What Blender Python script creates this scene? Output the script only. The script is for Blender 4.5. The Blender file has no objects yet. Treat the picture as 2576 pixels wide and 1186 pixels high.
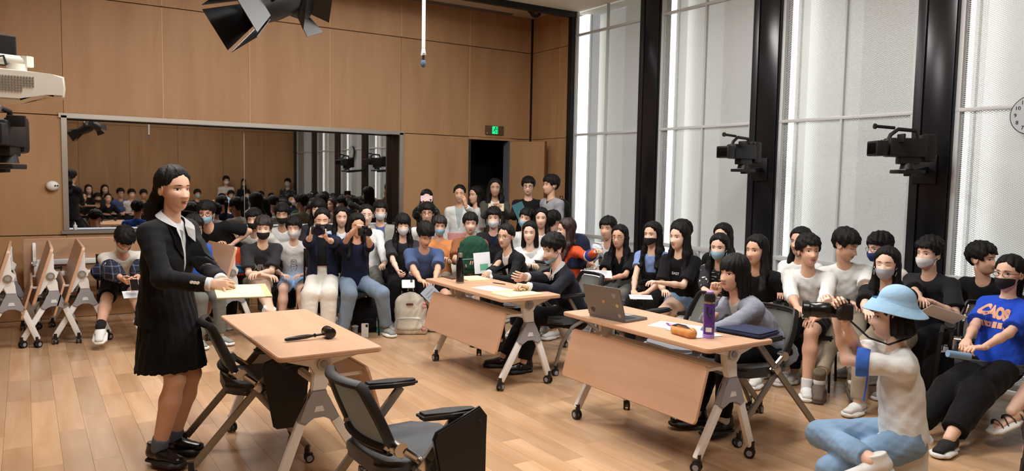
import bpy, bmesh, math, random
import numpy as np
from mathutils import Vector, Matrix
from mathutils.bvhtree import BVHTree
R_ = math.radians
rnd = random.Random(7)
SC = bpy.context.scene
COL = SC.collection

# ---------------------------------------------------------------- camera
FPX, CX, CY, EYE = 1900., 1288., 593., 1.65
def _axes():
    X = np.array([4240-CX, -(504-CY), -FPX]); X /= np.linalg.norm(X)
    Y = np.array([60-CX, -(430-CY), -FPX]); Y /= np.linalg.norm(Y)
    Y = Y - X*(X@Y); Y /= np.linalg.norm(Y)
    return np.array([X, Y, np.cross(X, Y)])
RC = _axes()
cam = bpy.data.cameras.new('camera'); cam.sensor_width = 36; cam.lens = FPX/2576*36; cam.clip_start = .05
co = bpy.data.objects.new('camera', cam); COL.objects.link(co)
mw = Matrix.Identity(4)
for i in range(3):
    for j in range(3): mw[i][j] = RC[i, j]
mw[0][3], mw[1][3], mw[2][3] = 0, 0, EYE
co.matrix_world = mw; SC.camera = co

def ray(px, py): return RC@np.array([(px-CX)/FPX, -(py-CY)/FPX, -1.])
def W(px, py, t): return np.array([0, 0, EYE])+ray(px, py)*t
def WZ(px, py, z): d = ray(px, py); return np.array([0, 0, EYE])+d*((z-EYE)/d[2])
def WY(px, py, y): d = ray(px, py); return np.array([0, 0, EYE])+d*(y/d[1])
def WX(px, py, x): d = ray(px, py); return np.array([0, 0, EYE])+d*(x/d[0])

# ---------------------------------------------------------------- world, lights, exposure
w = bpy.data.worlds.new('world'); SC.world = w; w.use_nodes = True
w.node_tree.nodes['Background'].inputs[0].default_value = (.9, .95, 1, 1)
w.node_tree.nodes['Background'].inputs[1].default_value = .6
vs = SC.view_settings; vs.view_transform = 'Standard'; vs.look = 'None'; vs.gamma = 1; vs.exposure = 0.0
vs.use_curve_mapping = False
def area(name, loc, sx, sy, power, col=(1, .975, .945)):
    l = bpy.data.lights.new(name, 'AREA'); l.shape = 'RECTANGLE'; l.size = sx; l.size_y = sy; l.energy = power; l.color = col
    o = bpy.data.objects.new(name, l); COL.objects.link(o); o.location = loc
    return o
CEIL = 4.03
for (x, y, pw) in ((1.0, 6.6, 98), (3.9, 6.6, 98), (1.0, 3.6, 104), (3.9, 3.6, 104), (2.6, 1.0, 55)):
    area('ceiling_panel_light', (x, y, CEIL-.02), 1.6, .7, pw)
area('soffit_light', (3.0, 9.2, 4.03), 4.0, .12, 9)
try:
    SC.cycles.max_bounces = 6; SC.cycles.diffuse_bounces = 3; SC.cycles.glossy_bounces = 3
    SC.cycles.transparent_max_bounces = 12; SC.cycles.caustics_reflective = False; SC.cycles.caustics_refractive = False
    SC.cycles.sample_clamp_indirect = 4; SC.cycles.use_denoising = True
except Exception: pass

# ---------------------------------------------------------------- materials
def C(h):
    if not isinstance(h, str): return (*h[:3], 1)
    h = h.lstrip('#'); v = [int(h[i:i+2], 16)/255 for i in (0, 2, 4)]
    return (*[c/12.92 if c <= .04045 else ((c+.055)/1.055)**2.4 for c in v], 1)
_M = {}
def mat(name, col, rough=.6, metal=0., bump=0., bscale=60., stretch=(1, 1, 1), var=0., vscale=8., emit=0., spec=.5, sheen=0., alpha=1., trans=0.):
    key = (name, str(col))
    if key in _M: return _M[key]
    m = bpy.data.materials.new(name); m.use_nodes = True; nt = m.node_tree; b = nt.nodes['Principled BSDF']
    c = C(col); b.inputs['Base Color'].default_value = c; b.inputs['Roughness'].default_value = rough; b.inputs['Metallic'].default_value = metal
    b.inputs['Specular IOR Level'].default_value = spec
    if sheen: b.inputs['Sheen Weight'].default_value = sheen
    if trans: b.inputs['Transmission Weight'].default_value = trans
    if alpha < 1: b.inputs['Alpha'].default_value = alpha
    if emit: b.inputs['Emission Color'].default_value = c; b.inputs['Emission Strength'].default_value = emit
    if bump or var:
        tc = nt.nodes.new('ShaderNodeTexCoord'); mp = nt.nodes.new('ShaderNodeMapping'); mp.inputs['Scale'].default_value = stretch
        nt.links.new(tc.outputs['Object'], mp.inputs[0])
        if bump:
            n = nt.nodes.new('ShaderNodeTexNoise'); n.inputs['Scale'].default_value = bscale; n.inputs['Detail'].default_value = 4
            nt.links.new(mp.outputs[0], n.inputs['Vector'])
            bp = nt.nodes.new('ShaderNodeBump'); bp.inputs['Strength'].default_value = bump; bp.inputs['Distance'].default_value = .01
            nt.links.new(n.outputs[0], bp.inputs['Height']); nt.links.new(bp.outputs[0], b.inputs['Normal'])
        if var:
            n2 = nt.nodes.new('ShaderNodeTexNoise'); n2.inputs['Scale'].default_value = vscale; n2.inputs['Detail'].default_value = 5
            nt.links.new(mp.outputs[0], n2.inputs['Vector'])
            mx = nt.nodes.new('ShaderNodeMix'); mx.data_type = 'RGBA'
            mx.inputs[6].default_value = tuple(x*(1-var) for x in c[:3])+(1,); mx.inputs[7].default_value = tuple(min(1, x*(1+var)) for x in c[:3])+(1,)
            nt.links.new(n2.outputs[0], mx.inputs[0]); nt.links.new(mx.outputs[2], b.inputs['Base Color'])
    _M[key] = m
    return m
def wood(name, c1, c2, rough=.45, stretch=(1, 1, 1), rv=0., spec=.5, coat=0., rib=0., ribaxis=0):
    """grain: noise stretched along one axis, with a per-object tint"""
    m = bpy.data.materials.new(name); m.use_nodes = True; nt = m.node_tree; b = nt.nodes['Principled BSDF']
    b.inputs['Roughness'].default_value = rough; b.inputs['Specular IOR Level'].default_value = spec
    if coat: b.inputs['Coat Weight'].default_value = coat; b.inputs['Coat Roughness'].default_value = .25
    tc = nt.nodes.new('ShaderNodeTexCoord'); mp = nt.nodes.new('ShaderNodeMapping'); mp.inputs['Scale'].default_value = stretch
    oi = nt.nodes.new('ShaderNodeObjectInfo'); ge = nt.nodes.new('ShaderNodeNewGeometry')
    ad = nt.nodes.new('ShaderNodeMath'); ad.operation = 'ADD'; nt.links.new(oi.outputs['Random'], ad.inputs[0]); nt.links.new(ge.outputs['Random Per Island'], ad.inputs[1])
    fr = nt.nodes.new('ShaderNodeMath'); fr.operation = 'FRACT'; nt.links.new(ad.outputs[0], fr.inputs[0])
    ml = nt.nodes.new('ShaderNodeMath'); ml.operation = 'MULTIPLY'; ml.inputs[1].default_value = 37.; nt.links.new(fr.outputs[0], ml.inputs[0])
    cb = nt.nodes.new('ShaderNodeCombineXYZ')
    for i in range(3): nt.links.new(ml.outputs[0], cb.inputs[i])
    nt.links.new(tc.outputs['Object'], mp.inputs[0]); nt.links.new(cb.outputs[0], mp.inputs['Location'])
    n = nt.nodes.new('ShaderNodeTexNoise'); n.inputs['Scale'].default_value = 1; n.inputs['Detail'].default_value = 6; n.inputs['Distortion'].default_value = .4
    nt.links.new(mp.outputs[0], n.inputs['Vector'])
    mx = nt.nodes.new('ShaderNodeMix'); mx.data_type = 'RGBA'; mx.inputs[6].default_value = C(c1); mx.inputs[7].default_value = C(c2)
    cr = nt.nodes.new('ShaderNodeMapRange'); cr.inputs[1].default_value = .3; cr.inputs[2].default_value = .7
    nt.links.new(n.outputs[0], cr.inputs[0]); nt.links.new(cr.outputs[0], mx.inputs[0])
    hs = nt.nodes.new('ShaderNodeHueSaturation'); mr = nt.nodes.new('ShaderNodeMapRange'); mr.inputs[3].default_value = 1-rv; mr.inputs[4].default_value = 1+rv
    nt.links.new(fr.outputs[0], mr.inputs[0]); nt.links.new(mr.outputs[0], hs.inputs['Value']); nt.links.new(mx.outputs[2], hs.inputs['Color'])
    nt.links.new(hs.outputs[0], b.inputs['Base Color'])
    if rib:
        wv = nt.nodes.new('ShaderNodeTexWave'); wv.inputs['Scale'].default_value = rib; wv.bands_direction = 'XYZ'[ribaxis]
        nt.links.new(tc.outputs['Object'], wv.inputs['Vector'])
        bp = nt.nodes.new('ShaderNodeBump'); bp.inputs['Strength'].default_value = .25; bp.inputs['Distance'].default_value = .004
        nt.links.new(wv.outputs[0], bp.inputs['Height']); nt.links.new(bp.outputs[0], b.inputs['Normal'])
    return m
def stripes_mat(name, base, lines, sc=18., w_=.12, two=True, axis2=True):
    """woven check: thin lines on a ground colour"""
    m = bpy.data.materials.new(name); m.use_nodes = True; nt = m.node_tree; b = nt.nodes['Principled BSDF']; b.inputs['Roughness'].default_value = .85
    tc = nt.nodes.new('ShaderNodeTexCoord'); sp = nt.nodes.new('ShaderNodeSeparateXYZ'); nt.links.new(tc.outputs['Object'], sp.inputs[0])
    def line(out, s):
        a = nt.nodes.new('ShaderNodeMath'); a.operation = 'MULTIPLY'; a.inputs[1].default_value = s; nt.links.new(out, a.inputs[0])
        f = nt.nodes.new('ShaderNodeMath'); f.operation = 'FRACT'; nt.links.new(a.outputs[0], f.inputs[0])
        l = nt.nodes.new('ShaderNodeMath'); l.operation = 'LESS_THAN'; l.inputs[1].default_value = w_; nt.links.new(f.outputs[0], l.inputs[0]); return l
    la, lb = line(sp.outputs[2], sc), line(sp.outputs[0], sc if axis2 else .01)
    mxm = nt.nodes.new('ShaderNodeMath'); mxm.operation = 'ADD'; nt.links.new(la.outputs[0], mxm.inputs[0]); nt.links.new(lb.outputs[0], mxm.inputs[1])
    mu = nt.nodes.new('ShaderNodeMath'); mu.operation = 'MULTIPLY'; mu.inputs[1].default_value = .5; mu.use_clamp = True; nt.links.new(mxm.outputs[0], mu.inputs[0])
    mx = nt.nodes.new('ShaderNodeMix'); mx.data_type = 'RGBA'; mx.inputs[6].default_value = C(base); mx.inputs[7].default_value = C(lines)
    nt.links.new(mu.outputs[0], mx.inputs[0]); nt.links.new(mx.outputs[2], b.inputs['Base Color'])
    return m
def speckle_mat(name, base, spot, sc=22., thr=.62):
    m = bpy.data.materials.new(name); m.use_nodes = True; nt = m.node_tree; b = nt.nodes['Principled BSDF']; b.inputs['Roughness'].default_value = .85
    tc = nt.nodes.new('ShaderNodeTexCoord'); n = nt.nodes.new('ShaderNodeTexNoise'); n.inputs['Scale'].default_value = sc; n.inputs['Detail'].default_value = 1
    mp = nt.nodes.new('ShaderNodeMapping'); mp.inputs['Scale'].default_value = (.6, .6, 1.6)
    nt.links.new(tc.outputs['Object'], mp.inputs[0]); nt.links.new(mp.outputs[0], n.inputs['Vector'])
    g = nt.nodes.new('ShaderNodeMath'); g.operation = 'GREATER_THAN'; g.inputs[1].default_value = thr; nt.links.new(n.outputs[0], g.inputs[0])
    mx = nt.nodes.new('ShaderNodeMix'); mx.data_type = 'RGBA'; mx.inputs[6].default_value = C(base); mx.inputs[7].default_value = C(spot)
    nt.links.new(g.outputs[0], mx.inputs[0]); nt.links.new(mx.outputs[2], b.inputs['Base Color'])
    return m

# ---------------------------------------------------------------- object helpers
def thing(name, label, cat, loc=(0, 0, 0), rz=0., group=None):
    o = bpy.data.objects.new(name, None); COL.objects.link(o); o.empty_display_size = .1
    o.location = loc; o.rotation_euler = (0, 0, rz); o['label'] = label; o['category'] = cat
    if group: o['group'] = group
    return o
def tag(o, label, cat, group=None):
    o['label'] = label; o['category'] = cat
    if group: o['group'] = group
    return o
def struct(o, label=None):
    o['kind'] = 'structure'
    if label: o['label'] = label
    return o
def link(name, me, m, parent=None, mw_=None):
    for x in (m if isinstance(m, (list, tuple)) else [m]):
        me.materials.append(x)
    o = bpy.data.objects.new(name, me); COL.objects.link(o)
    if parent: o.parent = parent
    if mw_ is not None: o.matrix_local = mw_
    return o
def dup(root, loc=None, rz=None, label=None, group=None):
    r = root.copy(); COL.objects.link(r)
    if loc is not None: r.location = loc
    if rz is not None: r.rotation_euler = (0, 0, rz)
    if label: r['label'] = label
    if group: r['group'] = group
    for ch in list(root.children):
        c = ch.copy(); COL.objects.link(c); c.parent = r
        for g in ch.children:
            d = g.copy(); COL.objects.link(d); d.parent = c
    return r
def V3(p): return Vector((float(p[0]), float(p[1]), float(p[2])))
class G:
    """collects shapes in one bmesh"""
    def __init__(s): s.bm = bmesh.new()
    def _x(s, geom, M):
        bmesh.ops.transform(s.bm, matrix=M, verts=geom)
    def box(s, c, d, rot=None, bev=0., seg=2, M=None):
        r = bmesh.ops.create_cube(s.bm, size=1)['verts']
        bmesh.ops.scale(s.bm, vec=Vector(d), verts=r)
        if bev:
            es = list({e for v in r for e in v.link_edges})
            q = bmesh.ops.bevel(s.bm, geom=es, offset=bev, segments=seg, affect='EDGES', profile=.6)
            r = list({v for f in q['faces'] for v in f.verts} | {v for v in r if v.is_valid})
        T = Matrix.Translation(Vector(c))
        if rot is not None: T = T@(rot if isinstance(rot, Matrix) else Matrix.Rotation(rot[1], 4, rot[0]))
        if M is not None: T = M@T
        s._x(r, T); return s
    def cyl(s, p, q, r, r2=None, n=14, bev=0.):
        p, q = V3(p), V3(q); d = q-p; r2 = r if r2 is None else r2
        o = bmesh.ops.create_cone(s.bm, cap_ends=True, segments=n, radius1=r, radius2=r2, depth=d.length)['verts']
        s._x(o, Matrix.Translation((p+q)/2)@d.to_track_quat('Z', 'Y').to_matrix().to_4x4()); return s
    def sph(s, c, r, sc=(1, 1, 1), n=14, M=None):
        o = bmesh.ops.create_uvsphere(s.bm, u_segments=n, v_segments=max(6, n*2//3), radius=r)['verts']
        T = Matrix.Translation(V3(c))@(M or Matrix.Identity(4))@Matrix.Diagonal((*sc, 1)); s._x(o, T); return s
    def tube(s, pts, r, n=8, closed=False, flat=1.):
        pts = [V3(p) for p in pts]; N = len(pts); rs = r if isinstance(r, (list, tuple)) else [r]*N
        prev = None; rings = []
        for i, p in enumerate(pts):
            a = pts[(i-1) % N] if (closed or i) else p; b = pts[(i+1) % N] if (closed or i < N-1) else p
            t = (b-a).normalized()
            if prev is None:
                u = t.cross(Vector((0, 0, 1)));
                if u.length < .1: u = t.cross(Vector((1, 0, 0)))
            else: u = prev-t*prev.dot(t)
            u.normalize(); prev = u; v = t.cross(u)
            rings.append([s.bm.verts.new(p+(u*math.cos(2*math.pi*k/n)+v*math.sin(2*math.pi*k/n)*flat)*rs[i]) for k in range(n)])
        for i in range(N if closed else N-1):
            A, B = rings[i], rings[(i+1) % N]
            for k in range(n): s.bm.faces.new((A[k], A[(k+1) % n], B[(k+1) % n], B[k]))
        if not closed:
            s.bm.faces.new(rings[0][::-1]); s.bm.faces.new(rings[-1])
        return s
    def lathe(s, prof, n=20, M=None):
        rings = []
        for (r, z) in prof:
            rings.append([s.bm.verts.new((r*math.cos(2*math.pi*k/n), r*math.sin(2*math.pi*k/n), z)) for k in range(n)])
        for A, B in zip(rings, rings[1:]):
            for k in range(n): s.bm.faces.new((A[k], A[(k+1) % n], B[(k+1) % n], B[k]))
        s.bm.faces.new(rings[0][::-1]); s.bm.faces.new(rings[-1])
        if M is not None: s._x([v for ring in rings for v in ring], M)
        return s
    def prism(s, poly, h, M=None, bev=0.):
        """poly in xy, extruded from z=-h/2 to h/2"""
        a = [s.bm.verts.new((x, y, -h/2)) for x, y in poly]; b = [s.bm.verts.new((x, y, h/2)) for x, y in poly]; n = len(poly)
        fs = [s.bm.faces.new(a[::-1]), s.bm.faces.new(b)]
        for k in range(n): fs.append(s.bm.faces.new((a[k], a[(k+1) % n], b[(k+1) % n], b[k])))
        vs_ = a+b
        if bev:
            q = bmesh.ops.bevel(s.bm, geom=list(fs[0].edges)+list(fs[1].edges), offset=bev, segments=2, affect='EDGES')
            vs_ = list({v for f in q['faces'] for v in f.verts} | {v for v in vs_ if v.is_valid})
        if M is not None: s._x(vs_, M)
        return s
    def put(s, name, m, parent=None, mw_=None, smooth=True, ang=35):
        bmesh.ops.recalc_face_normals(s.bm, faces=s.bm.faces)
        me = bpy.data.meshes.new(name); s.bm.to_mesh(me); s.bm.free()
        if smooth and len(me.polygons):
            me.shade_smooth(); me.set_sharp_from_angle(angle=R_(ang))
        return link(name, me, m, parent, mw_)
def rrect(w_, h_, r, n=4):
    out = []
    for cx, cy, a0 in ((w_/2-r, h_/2-r, 0), (-w_/2+r, h_/2-r, 90), (-w_/2+r, -h_/2+r, 180), (w_/2-r, -h_/2+r, 270)):
        for k in range(n+1):
            a = R_(a0+90*k/n); out.append((cx+r*math.cos(a), cy+r*math.sin(a)))
    return out
def rx(a): return Matrix.Rotation(a, 4, 'X')
def ry(a): return Matrix.Rotation(a, 4, 'Y')
def rz(a): return Matrix.Rotation(a, 4, 'Z')
def T(*p): return Matrix.Translation(Vector(p if len(p) == 3 else [float(c) for c in p[0]]))
def text_mesh(s, size, depth=.002, bold=0.):
    cu = bpy.data.curves.new('lettering', 'FONT'); cu.body = s; cu.size = size; cu.extrude = depth; cu.offset = bold; cu.align_x = 'CENTER'; cu.align_y = 'CENTER'; cu.resolution_u = 3
    o = bpy.data.objects.new('tmp', cu); COL.objects.link(o); bpy.context.view_layer.update()
    me = bpy.data.meshes.new_from_object(o.evaluated_get(bpy.context.evaluated_depsgraph_get()))
    bpy.data.objects.remove(o); bpy.data.curves.remove(cu); me.name = 'lettering'
    return me
def frame(origin, xdir, ydir):
    """matrix whose x and y axes follow the two directions"""
    x = V3(xdir).normalized(); y = V3(ydir); y = (y-x*y.dot(x)).normalized(); z = x.cross(y)
    M = Matrix((x, y, z)).transposed().to_4x4(); M.translation = V3(origin); return M
# ---------------------------------------------------------------- room
YB, XW, XL, YF = 9.8, 6.65, -4.6, -1.75
M_wall = wood('wall_veneer', '#b48c63', '#a67d55', rough=.5, stretch=(5, 5, .7), rv=.035, rib=38)
M_seam = mat('dark_gap', '#2a1a10', .9)
M_ply = wood('beech_laminate', '#cca588', '#c19979', rough=.42, stretch=(9, 1.2, 9), rv=.02)
M_plyedge = wood('laminate_edge', '#d9b48c', '#cba277', rough=.5, stretch=(9, 1.2, 9))
M_floor = wood('floor_board', '#c6a380', '#b68f6a', rough=.24, stretch=(12, 1.3, 4), rv=.17, spec=.45)
M_black = mat('black_metal', '#17181b', .35, .3)
M_blackp = mat('black_plastic', '#141416', .45)
M_cream = mat('cream_ceiling', '#f3eee2', .9, bump=.05, bscale=40)
M_white = mat('white_paint', '#e4e4e0', .5)
M_alu = mat('brushed_metal', '#b9b4aa', .35, .9)
M_chrome = mat('chrome', '#bdb9b2', .22, 1.)
M_legw = mat('white_leg_enamel', '#e6e6e4', .4, 0.)
M_hub = mat('grey_leg_casting', '#96979c', .45, .0)
M_tubeg = mat('grey_tube', '#9a958c', .35, .7)

# floor: boards run along the room
fl = struct(G().box(((XL+XW)/2, (YF+11.0)/2, -.03), (XW-XL, 11.0-YF, .04)).put('floor', M_seam), 'light wooden strip floor')
PW = .146
boards = []
k0 = int(math.floor(XL/PW))
for k in range(k0, int(XW/PW)+1):
    y = YF-rnd.random()*1.2
    while y < 10.9:
        L = rnd.choice((.62, .8, .95, 1.1, 1.25)); a, b = max(y, YF), min(y+L, 10.9)
        if b-a > .05: boards.append((k*PW+PW/2, (a+b)/2, b-a))
        y += L
RCt = RC.T
def seenpx(p):
    q = RCt@(np.array(p)-np.array([0, 0, EYE]))
    if q[2] > -.3: return None
    x, y = CX+FPX*q[0]/-q[2], CY-FPX*q[1]/-q[2]
    return (x, y, -q[2]) if -120 < x < 2700 and 0 < y < 1350 else None
vis = sorted([(seenpx((x, y, 0))[2], x, y, L) for x, y, L in boards if seenpx((x, y, 0))])
near = vis[:300]; nearset = {(x, y) for _, x, y, L in near}
pm = {}
for _, x, y, L in near:
    key = round(L, 2)
    if key not in pm:
        g = G(); g.box((0, 0, 0), (PW-.0012, key-.0012, .01)); me = bpy.data.meshes.new('plank'); g.bm.to_mesh(me); g.bm.free(); me.materials.append(M_floor); pm[key] = me
    o = bpy.data.objects.new('plank', pm[key]); COL.objects.link(o); o.parent = fl; o.location = (x, y, -.005)
g = G()
for x, y, L in boards:
    if (x, y) not in nearset: g.box((x, y, -.005), (PW-.0012, L-.0012, .01))
o = g.put('far_planks', M_floor, fl, smooth=False); o['kind'] = 'stuff'

# ceiling
ce = G().box(((XL+XW)/2, (YF+8.7)/2, CEIL+.05), (XW-XL+.6, 8.7-YF+.2, .1)).put('ceiling', M_cream); struct(ce, 'cream plasterboard ceiling')
for x in (-3.4, -1.0, 1.4, 3.8):
    G().box((x, 3.4, CEIL-.001), (.006, 10.2, .004)).put('panel_joint', mat('joint_line', '#9c9484', .9), ce)
M_soff = mat('soffit_shade', '#cdbfae', .9)  # brownish shadow of the recess put into its colour
s2 = struct(G().box(((XL+XW)/2, 9.35, CEIL+.14), (XW-XL+1, 1.3, .1)).put('ceiling_soffit', M_soff), 'recessed ceiling strip along the wooden wall')
G().box((1.0, 9.72, CEIL+.085), (10.4, .10, .02)).put('slot_diffuser', mat('grey_slot', '#6f6a63', .6), s2)
struct(G().box(((XL+XW)/2, 8.72, CEIL-.01), (XW-XL, .07, .14)).put('trim_1', M_black), 'black frame beam crossing the ceiling')
struct(G().box((XW-.04, 8.74, CEIL/2), (.08, .09, CEIL)).put('trim_2', M_black), 'slim black post where wooden wall meets the windows')

# back wall with its veneer panels, mirror opening and doorway
wb = struct(bpy.data.objects.new('wall_back', None), 'tall wood-veneer wall of large panels'); COL.objects.link(wb)
def back(x0, x1, z0, z1, name='backing', m=M_seam, y=YB+.06, d=.08):
    return G().box(((x0+x1)/2, y, (z0+z1)/2), (x1-x0, d, z1-z0)).put(name, m, wb)
MX0, MX1, MZ0, MZ1 = .385, 4.44, .99, 2.27
DX0, DX1, DZ = 5.54, 6.28, 2.235
back(XL, MX0, 0, 4.3); back(MX0, MX1, 0, MZ0); back(MX0, MX1, MZ1, 4.3); back(MX1, DX0, 0, 4.3); back(DX0, DX1, DZ, 4.3); back(DX1, XW+.3, 0, 4.3)
xs = [XL, -3.62, -2.62, -1.62, -.61, .385, 1.40, 2.396, 3.426, 4.445, 5.54, 6.62]
zs = [0, .94, 2.27, 3.59, 4.20]
GAP = .007
for i in range(len(xs)-1):
    for j in range(4):
        x0, x1, z0, z1 = xs[i], xs[i+1], zs[j], zs[j+1]
        if j == 1 and x0 >= .38 and x1 <= 4.45: continue
        if j == 0 and x0 >= .38 and x1 <= 4.45: z1 = MZ0-.0
        if x0 >= 5.5 and j < 2:
            x0 = DX1
        if i == 9 and j == 0: z1 = .94
        if x0 >= 5.5 and j == 1: z1 = 2.27
        G().box(((x0+x1)/2, YB+.01, (z0+z1)/2), (x1-x0-.0035, .022, z1-z0-.009), bev=.0015, seg=1).put('panel', M_wall, wb)
G().box(((DX0+DX1)/2, YB+.01, (DZ+2.27)/2), (DX1-DX0, .022, 2.27-DZ)).put('panel', M_wall, wb)
M_lip2 = mat('pale_bevel', '#c79d70', .5)  # pale strips added over the seams, drawn as light bevel lines
for x in xs[5:-1]:
    for (z0, z1) in ((2.28, 3.58), (3.60, 4.19)):
        if not (x in (.385, 4.445) and z0 < 2.3): G().box((x, YB-.002, (z0+z1)/2), (.012, .004, z1-z0)).put('seam_bevel', M_lip2, wb)
# wall return on the right of the doorway
wr = struct(G().box((XW+.05, 9.3, 2.1), (.06, 1.1, 4.3)).put('wall_right', M_seam), 'short veneer return beside the doorway')
for (z0, z1) in ((0, 2.27), (2.27, 3.59), (3.59, 4.2)):
    for (y0, y1) in ((8.78, 9.12), (9.12, 9.79)):
        G().box((XW+.01, (y0+y1)/2, (z0+z1)/2), (.022, y1-y0-GAP, z1-z0-GAP)).put('panel', M_wall, wr)
# doorway: dark lobby behind, steel jamb, open leaf
dk = mat('dark_lobby', '#1b1a1a', .8)  # one near-black colour for the lobby walls and ceiling
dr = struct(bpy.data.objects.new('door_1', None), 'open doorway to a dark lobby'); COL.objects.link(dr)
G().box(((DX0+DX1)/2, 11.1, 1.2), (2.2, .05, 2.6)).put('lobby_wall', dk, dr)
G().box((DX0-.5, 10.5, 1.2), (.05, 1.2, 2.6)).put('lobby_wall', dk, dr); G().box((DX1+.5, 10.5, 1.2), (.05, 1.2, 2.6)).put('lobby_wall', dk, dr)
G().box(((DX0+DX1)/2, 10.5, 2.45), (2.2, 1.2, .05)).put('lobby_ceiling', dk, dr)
M_jamb = mat('grey_jamb', '#74747a', .5, .2)
G().box((DX1-.02, YB+.07, DZ/2), (.04, .16, DZ)).put('jamb', M_jamb, dr)
G().box((DX0+.015, YB+.07, DZ/2), (.03, .16, DZ)).put('jamb', mat('dark_jamb', '#2a2523', .6), dr)
G().sph((5.83, 11.06, 1.98), .012).put('pilot_lamp', mat('pilot_glow', '#9fb0ff', emit=2.), dr)
leafM = T(DX1+.005, YB-.01, 0)@rz(R_(-68))
lg = G().box((.315, -.02, DZ/2), (.63, .045, DZ-.03), bev=.002, seg=1).put('door_leaf', M_wall, dr, leafM)
G().box((.634, -.02, DZ/2), (.012, .047, DZ-.03)).put('leaf_edge', wood('leaf_edge_wood', '#7b5433', '#6a4628', stretch=(5, 5, .7)), dr, leafM)

# mirror in its recess
mi = struct(bpy.data.objects.new('window_5', None), 'long recessed mirror glass in a steel frame'); COL.objects.link(mi)
M_mir = mat('tinted_mirror', (.50, .485, .46), .015, 1.)
MXM = 2.37
for a, b, tl in ((MX0+.03, MXM-.004, .0), (MXM+.004, MX1-.02, R_(.12))):
    G().box((0, 0, 0), (b-a, .008, MZ1-MZ0-.03)).put('pane', M_mir, mi, T((a+b)/2, YB+.22, (MZ0+MZ1)/2)@rz(tl))
M_steel = mat('steel_frame', '#b5b0a6', .35, .85)
G().box(((MX0+MX1)/2, YB-.005, MZ1+.0), (MX1-MX0+.10, .04, .05)).put('frame_rail', M_steel, mi)
G().box(((MX0+MX1)/2, YB-.005, MZ0-.02), (MX1-MX0+.10, .04, .035)).put('frame_rail', M_steel, mi)
for x in (MX0-.0, MX1+.01):
    G().box((x, YB-.005, (MZ0+MZ1)/2), (.055, .04, MZ1-MZ0)).put('frame_post', M_steel, mi)
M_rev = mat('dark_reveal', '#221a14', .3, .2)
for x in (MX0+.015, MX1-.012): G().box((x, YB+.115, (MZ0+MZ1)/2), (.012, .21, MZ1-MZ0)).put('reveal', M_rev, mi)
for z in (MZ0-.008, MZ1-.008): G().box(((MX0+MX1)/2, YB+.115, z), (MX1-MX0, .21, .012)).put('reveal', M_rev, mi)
G().box((MXM, YB+.214, (MZ0+MZ1)/2), (.008, .004, MZ1-MZ0)).put('pane_joint', M_alu, mi)

# walls behind and beside the camera (seen in the mirror)
wf = struct(G().box(((XL+XW)/2, YF-.06, 2.1), (XW-XL+.5, .06, 4.3)).put('wall_front', M_seam), 'veneer wall facing the mirror')
xx = [XL+1.15*k for k in range(10)]+[XW]
for i in range(len(xx)-1):
    for (z0, z1) in ((0, 2.85), (2.85, 4.1)):
        if xx[i+1]-xx[i] > .05: G().box(((xx[i]+xx[i+1])/2, YF-.01, (z0+z1)/2), (xx[i+1]-xx[i]-GAP, .022, z1-z0-GAP)).put('panel', M_wall, wf)
wl = struct(G().box((XL-.06, 4, 2.1), (.06, 12.2, 4.3)).put('wall_left', M_seam), 'veneer wall on the left of the room')
for k in range(8):
    for (z0, z1) in ((0, 2.27), (2.27, 4.1)):
        G().box((XL-.01, YF+.75+1.48*k, (z0+z1)/2), (.022, 1.48-GAP, z1-z0-GAP)).put('panel', M_wall, wl)

# window wall: black columns, bays of expanded-metal screens over lit cavities
def mesh_screen_mat():
    m = bpy.data.materials.new('expanded_metal'); m.use_nodes = True; nt = m.node_tree; b = nt.nodes['Principled BSDF']
    b.inputs['Base Color'].default_value = C('#cfd2d1'); b.inputs['Roughness'].default_value = .45; b.inputs['Metallic'].default_value = .2
    tc = nt.nodes.new('ShaderNodeTexCoord'); sp = nt.nodes.new('ShaderNodeSeparateXYZ'); nt.links.new(tc.outputs['Object'], sp.inputs[0])
    def mth(op, a, bb=None):
        n = nt.nodes.new('ShaderNodeMath'); n.operation = op
        for i, v in enumerate((a, bb)):
            if v is None: continue
            if isinstance(v, (int, float)): n.inputs[i].default_value = v
            else: nt.links.new(v, n.inputs[i])
        return n.outputs[0]
    u = mth('MULTIPLY', sp.outputs[1], 1/.030); v = mth('MULTIPLY', sp.outputs[2], 1/.017)
    def strand(e):
        f = mth('ABSOLUTE', mth('SUBTRACT', mth('FRACT', e), .5)); return mth('GREATER_THAN', f, .355)
    a = mth('MAXIMUM', strand(mth('ADD', u, v)), strand(mth('SUBTRACT', u, v)))
    nt.links.new(a, b.inputs['Alpha'])
    return m
M_screen = mesh_screen_mat()
M_glass = mat('glazing_glow', '#dfe3e0', .9, emit=.27)  # soft daylight put in as emission to help the cavity
M_tube = mat('light_tube', '#fbfbf8', .5, emit=4.2)
M_cav = mat('cavity_white', '#d3d6d3', .9)
M_frame = mat('window_frame_grey', '#c6c8c8', .45, .1)
cols = [(8.74, 8.70)]+[(7.31-1.7835*k, 6.965-1.7835*k) for k in range(6)]
ZR = [0.02, .875, 2.30, 3.70, CEIL]
ww = struct(G().box((XW+.62, 3.4, 2.0), (.05, 10.9, 4.2)).put('wall_window_side', M_cav), 'white back of the window cavity')
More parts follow.
